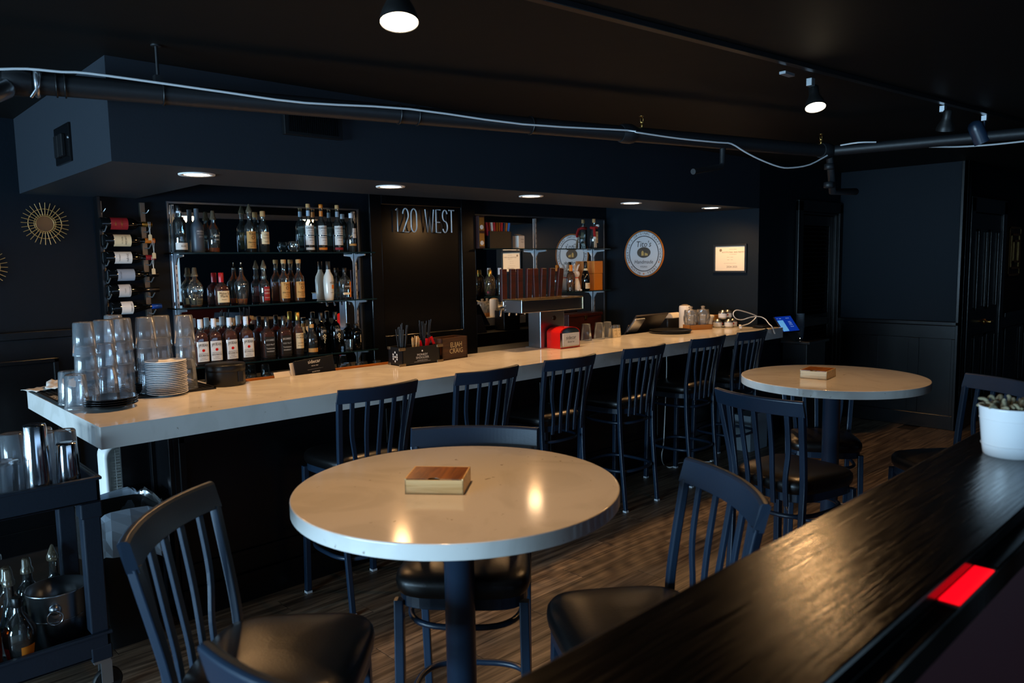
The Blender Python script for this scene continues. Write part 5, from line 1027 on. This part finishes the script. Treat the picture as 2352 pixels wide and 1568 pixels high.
ZT, ZL = .90-.085, .275-.085
def on(x, y, Z): return P(x, y, Z=Z)
GC = 'glassware on the top of the cart'
def stand_on(px, top, dy, zb):
    """place by pixel column on the line dy behind the cart front; height from the pixel row of its top"""
    y = cy0+dy; q = P(px, top, Y=y); return q.x, y, q.z-zb
def shaker(px, top, r0, r1, dy, l):
    x, y, h = stand_on(px, top, dy, ZT); o = thing('shaker_tin', l, 'shaker', (x, y, ZT)); obj('tin', MB().lathe([(r1, 0), (r1*1.02, .003), (r1*.98, .008), (r0*1.02+(r1-r0)*.6, h*.38), (r0, h-.006), (r0*.94, h), (.002, h-.001)], 40, cap0=False, cap1=False), CHROME, o)
    obj('rim_band', MB().lathe([(r1*.985, .045), (r1*.995, .048), (r1*.975, .05)], 40, cap0=False, cap1=False), CHROME, o)
shaker(78, 974, .038, .050, .075, 'tall polished steel shaker tin upside down on the cart top')
shaker(152, 1016, .036, .043, .078, 'short polished steel shaker tin upside down on the cart top')
for px, top, dy, r0, r1, l in ((149, 986, .20, .038, .044, 'tall clear cup behind the short shaker tin on the cart'), (109, 991, .27, .034, .040, 'tall clear cup just behind the tall shaker tin on the cart'), (26, 994, .17, .040, .046, 'tall clear cup beside the tall shaker tin, toward the cart far end'), (97, 982, .38, .034, .038, 'tall clear cup at the back of the cart top'), (-45, 998, .19, .040, .046, 'tall clear cup at the picture edge on the cart top')):
    x, y, h = stand_on(px, top, dy, ZT); me = cupmesh(r0, r1, h); me.materials.append(CUPM); tag(obj('plastic_cup', me, None, loc=(x, y, ZT)), l, 'cup', GC)
x, y, h = stand_on(-2, 1062, .085, ZT); t2 = thing('clear_tub', 'shallow clear plastic tub at the far end of the cart top', 'tub', (x, y, ZT)); obj('tub', MB().lathe([(.046, .002), (.05, .006), (.058, h-.008), (.06, h-.006)], 32, cap1=False), CUPM, t2); obj('lid', MB().lathe([(.061, h-.006), (.061, h), (.002, h+.001)], 32, cap1=False), CUPM, t2)
# ice bucket on the lower tray
c = P(142, 1340, Z=ZL+.22); bx_, by_ = cx1-.137, cy0+.185
t3 = thing('ice_bucket', 'brushed steel ice bucket with ring handles on the lower cart tray', 'bucket', (bx_, by_, ZL))
obj('bucket', MB().lathe([(.086, 0), (.088, .004), (.100, .14), (.108, .245), (.112, .252), (.107, .252), (.098, .14), (.084, .008)], 48), STEEL, t3)
q_ = math.atan2(-by_, -bx_); M = Matrix.Rotation(q_-.1, 4, 'Z')
obj('handle_boss', MB().lathe([(.022, 0), (.018, .012), (.003, .014)], 20, M=M @ Matrix.Translation((.105, 0, .195)) @ Matrix.Rotation(R(90), 4, 'Y')), STEEL, t3)
obj('ring_handle', MB().tube([M @ Vector((.122, .027*math.sin(k), 0.168+.027*math.cos(k))) for k in [2*math.pi*j/24 for j in range(24)]], .0028, 6, True), CHROME, t3)
obj('seam', MB().lathe([(.1015, .140), (.1025, .142), (.1018, .144)], 48, cap0=False, cap1=False), STEEL, t3)
# bottles standing on the lower tray
GD = 'pourer bottles on the lower cart tray'
CB = [(-.292, .068, PD, 1.0, (.35, pm('cola_liquid', '#100604', .05)), 'cap', CAPB, 'round clear bottle of dark syrup with black cap and red-gold label', [(.03, .10, .5, RLAB, [], -.9), (.03, .10, .5, OLAB, [], .9)]),
      (-.305, .40, PT, 1.1, (.5, CLEARL), 'cover', POUR, 'clear bottle with tan pourer at the back of the lower tray, by the post', [(.05, .15, 1, WLAB, [('RUM', .5, .03)])]),
      (-.198, .39, PC, 1.04, (.5, CLEARL), 'cover', POUR, 'short clear bottle with pourer behind the ice bucket', [(.05, .12, 1, BLAB, [])]),
      (-.385, .275, PH, 1.0, (.6, CLEARL), 'cover', POUR, 'tall slim bottle with pourer and white neck in the lower tray', [(.05, .15, 1.2, BLUEC, [])]),
      (-.405, .06, PB, 1.0, (.6, BROWN), 'cover', POUR, 'square-shouldered amber bottle with pourer on the lower tray', [(.03, .14, .8, WLAB, [])]),
      (-.50, .22, PTALL, .95, (.5, CLEARL), 'conecover', POUR, 'tall bottle with cone pourer toward the cart far end', [(.05, .16, 1.2, CREAM, [])]),
      (-.41, .385, PF, .95, (.5, CLEARL), 'cover', POUR, 'frosted bottle with pourer at the back of the lower tray', []),
      (-.40, .165, PBD, 1.0, (.6, CLEARL), 'spout', CHROME, 'clear bottle with steel spout at the picture edge of the lower tray', [(.05, .15, 1.2, WLAB, [])]),
      (-.52, .36, PA, 1.1, (.6, CLEARL), 'cork', CORK, 'clear bottle with a cork at the far back of the lower tray', [(.06, .14, 1.2, OLAB, [])]),
      (-.105, .375, PT, .95, (.5, CLEARL), 'conecover', POUR, 'clear bottle with cone pourer nearest the bin at the back of the tray', [(.05, .13, 1.0, WLAB, [])]),
      (-.296, .178, PBU, .95, (.5, CLEARL), 'cover', POUR, 'sloping-shouldered clear bottle with pourer between the bucket and the syrup bottle', [(.04, .11, 1.1, WLAB, [])]),
      (-.285, .29, PC, 1.1, (.4, AMBER), 'cover', POUR, 'amber half-empty bottle with pourer right behind the bucket', [(.04, .11, 1.0, CREAM, [])])]
for dx, dy, pr, s_, lq, ck, cm, l, lb in CB:
    g_ = FROST if 'frosted' in l else GLASSC
    bottle('cart_bottle', l, (cx1+dx, cy0+dy, ZL), pr, g_, liq=lq, labs=lb, cap=(ck, cm), rz=R(-30), group=GD, sc=s_*1.14)
# waste bin with a white liner under the bar end
t = thing('waste_bin', 'black waste bin lined with a crumpled white bag under the bar end', 'bin', (1.0, 3.74, 0)); bw = .155
sq = lambda r, z_, e=5: [(r*math.copysign(abs(math.cos(k))**(2/e), math.cos(k)), 1.15*r*math.copysign(abs(math.sin(k))**(2/e), math.sin(k)), z_) for k in [2*math.pi*j/40 for j in range(40)]]
obj('bin_body', MB().loft([sq(bw*.8, .0), sq(bw*.97, .60), sq(bw*1.0, .605), sq(bw*.95, .605), sq(bw*.78, .02)]), BLKP, t)
rings = []; rnd = random.Random(3)
for i, (k, z_) in enumerate(((.84, .36), (.90, .48), (.95, .58), (1.0, .625), (1.045, .632), (1.075, .60), (1.09, .55), (1.11, .50), (1.14, .45), (1.15, .42))):
    rr = sq(bw*k, z_); row = []
    for j, (x, y, zz) in enumerate(rr):
        a_ = .05*math.sin(j*1.7+i*.35)*math.sin(j*.45)+rnd.uniform(-.022, .022); a_ *= 1 if i > 4 else .35
        row.append((x*(1+a_), y*(1+a_), zz+.012*math.sin(j*.9+.5)*(i > 1)+.035*math.sin(j*.31)*(i > 6)+rnd.uniform(-.005, .005)))
    rings.append(row)
obj('liner_bag', MB().loft(rings, False, False, False), thin('white_liner', '#aebccc', body=.5, bodycol='#b4c0cc', rough=.22, ior=1.6), t)
# white-framed heater grille against the bar end
c = P(262, 1080, X=1.2); t = thing('fan_heater', 'white rounded-frame heater grille behind the waste bin', 'heater', (1.17, 4.15, 0)); 
def rr(w_, h_, r_, n_=6):
    o = []
    for cx, cz, a0 in ((w_-r_, h_-r_, 0), (-w_+r_, h_-r_, 90), (-w_+r_, -h_+r_, 180), (w_-r_, -h_+r_, 270)):
        for i in range(n_+1): a = R(a0+90*i/n_); o.append((cx+r_*math.cos(a), cz+r_*math.sin(a)))
    return o
zc = .63
obj('frame', MB().loft([[(x, y, zc+z_) for x, z_ in rr(w_, h_, r_)] for w_, h_, r_, y in ((.12, .20, .07, .06), (.12, .20, .07, -.03), (.105, .185, .06, -.045), (.09, .17, .05, -.03), (.088, .168, .05, .0))], True, True, False), WHITE, t)
for i in range(22): obj('grille_wire', MB().tube([(-.086, -.028, zc-.16+i*.0152), (.086, -.028, zc-.16+i*.0152)], .0016, 5), WHITE, t)
for i in range(5): obj('grille_wire', MB().tube([(-.06+i*.03, -.026, zc-.165), (-.06+i*.03, -.026, zc+.165)], .0016, 5), WHITE, t)
obj('stand', MB().box(-.10, .10, -.09, .06, 0, .02).box(-.05, .05, -.02, .05, .02, zc-.19), WHITE, t, bev=.006)
# plant pot on the ledge
c = P(2316, 1044, Z=ZLG); t = thing('potted_succulent', 'white ribbed plant pot with dry pale sprigs on the black ledge', 'potted plant', (c.x, c.y, ZLG)); t.scale = (.694,)*3
obj('pot', MB().lathe([(.066, 0), (.07, .004), (.074, .03), (.0745, .034), (.086, .150), (.088, .156), (.082, .156), (.080, .145), (.075, .125)], 56), CERAM, t)
obj('rib', MB().tube([(.0765*math.cos(k), .0765*math.sin(k), .036) for k in [2*math.pi*j/48 for j in range(48)]], .0012, 5, True).tube([(.0835*math.cos(k), .0835*math.sin(k), .118) for k in [2*math.pi*j/48 for j in range(48)]], .0012, 5, True), CERAM, t)
obj('soil', MB().lathe([(.079, .136), (.001, .142)], 32, cap0=False, cap1=False), pm('dry_soil', '#5a3418', .9, bump=.6, scale=120), t)
SPR = pm('dry_sprig', '#8f8468', .8)
for i in range(46):
    a = random.uniform(0, 6.28); r_ = .07*math.sqrt(random.random()); b_ = a+random.uniform(-1, 1); l_ = random.uniform(.02, .05)
    p0 = Vector((r_*math.cos(a)+.012, r_*math.sin(a), .138)); p1 = p0+Vector((l_*.5*math.cos(b_), l_*.5*math.sin(b_), random.uniform(.012, .035))); p2 = p1+Vector((l_*.5*math.cos(b_+.6), l_*.5*math.sin(b_+.6), random.uniform(-.014, .01)))
    obj('sprig', MB().tube(smoothpts([p0, p1, p2], 3), [.004, .0055, .006, .006, .0055, .005, .003], 6), SPR, t)
# white cord hanging under the bar
pts = [P(x, y, Y=yy) for x, y, yy in ((1531, 815, 3.40), (1531, 860, 3.45), (1527, 960, 3.5), (1524, 1020, 3.52), (1520, 1045, 3.5))]+[P(x, y, Z=.006) for x, y in ((1524, 1066), (1540, 1073), (1560, 1063), (1585, 1061), (1610, 1061), (1632, 1060))]
t = thing('power_cord', 'white cord hanging from the bar down to the floor between stools', 'cord', pts[-1]); obj('wire', MB().tube([p-pts[-1] for p in smoothpts(pts, 4)], .004, 6), WHITE, t); obj('plug', MB().cbox((.012, -.004, .006), (.03, .016, .012)), WHITE, t)
# carton and folded boxes under the far bar end
t = thing('storage_carton', 'grey carton on the floor under the far end of the bar', 'box', (6.15, 3.42, 0)); obj('carton', MB().box(-.15, .15, -.09, .09, 0, .32), pm('grey_card', '#7c8890', .7), t, bev=.003); obj('flap', MB().box(-.15, .15, -.092, -.09, .25, .33), MATS['grey_card'], t)
# hall: gilt frame and switch plate
c = P(2331, 577, Y=2.32); t = thing('gilt_picture', 'nested gilt-framed picture on the hall wall', 'picture', (c.x, 2.33, c.z)); w_ = (P(2343, 577, Y=2.32).x-P(2317, 577, Y=2.32).x)/2
for k, y in ((1, .012), (.72, .02), (.46, .028)):
    m = MB(); a, h_ = w_*k, .27*k
    for q in ((-a, a, h_-.022, h_), (-a, a, -h_, -h_+.022), (-a, -a+.022, -h_, h_), (a-.022, a, -h_, h_)): m.box(q[0], q[1], -y, 0, q[2], q[3])
    obj('gilt_band', m, pm('dark_gilt', '#6e5a34', .35, .8, bump=.5, scale=120), t)
obj('canvas', MB().box(-w_, w_, -.008, 0, -.27, .27), pm('dark_canvas', '#0e0d0b', .5), t)
c = P(2300, 625, Y=2.32); t = thing('switch_plate', 'narrow brass light-switch plate beside the hall door', 'switch', (c.x, 2.33, c.z)); obj('plate', MB().box(-.04, .04, -.006, 0, -.10, .10), pm('dark_brass', '#5e5034', .35, .8), t, bev=.002); obj('toggle', MB().box(-.006, .006, -.018, -.006, -.015, .015), BRASS, t)
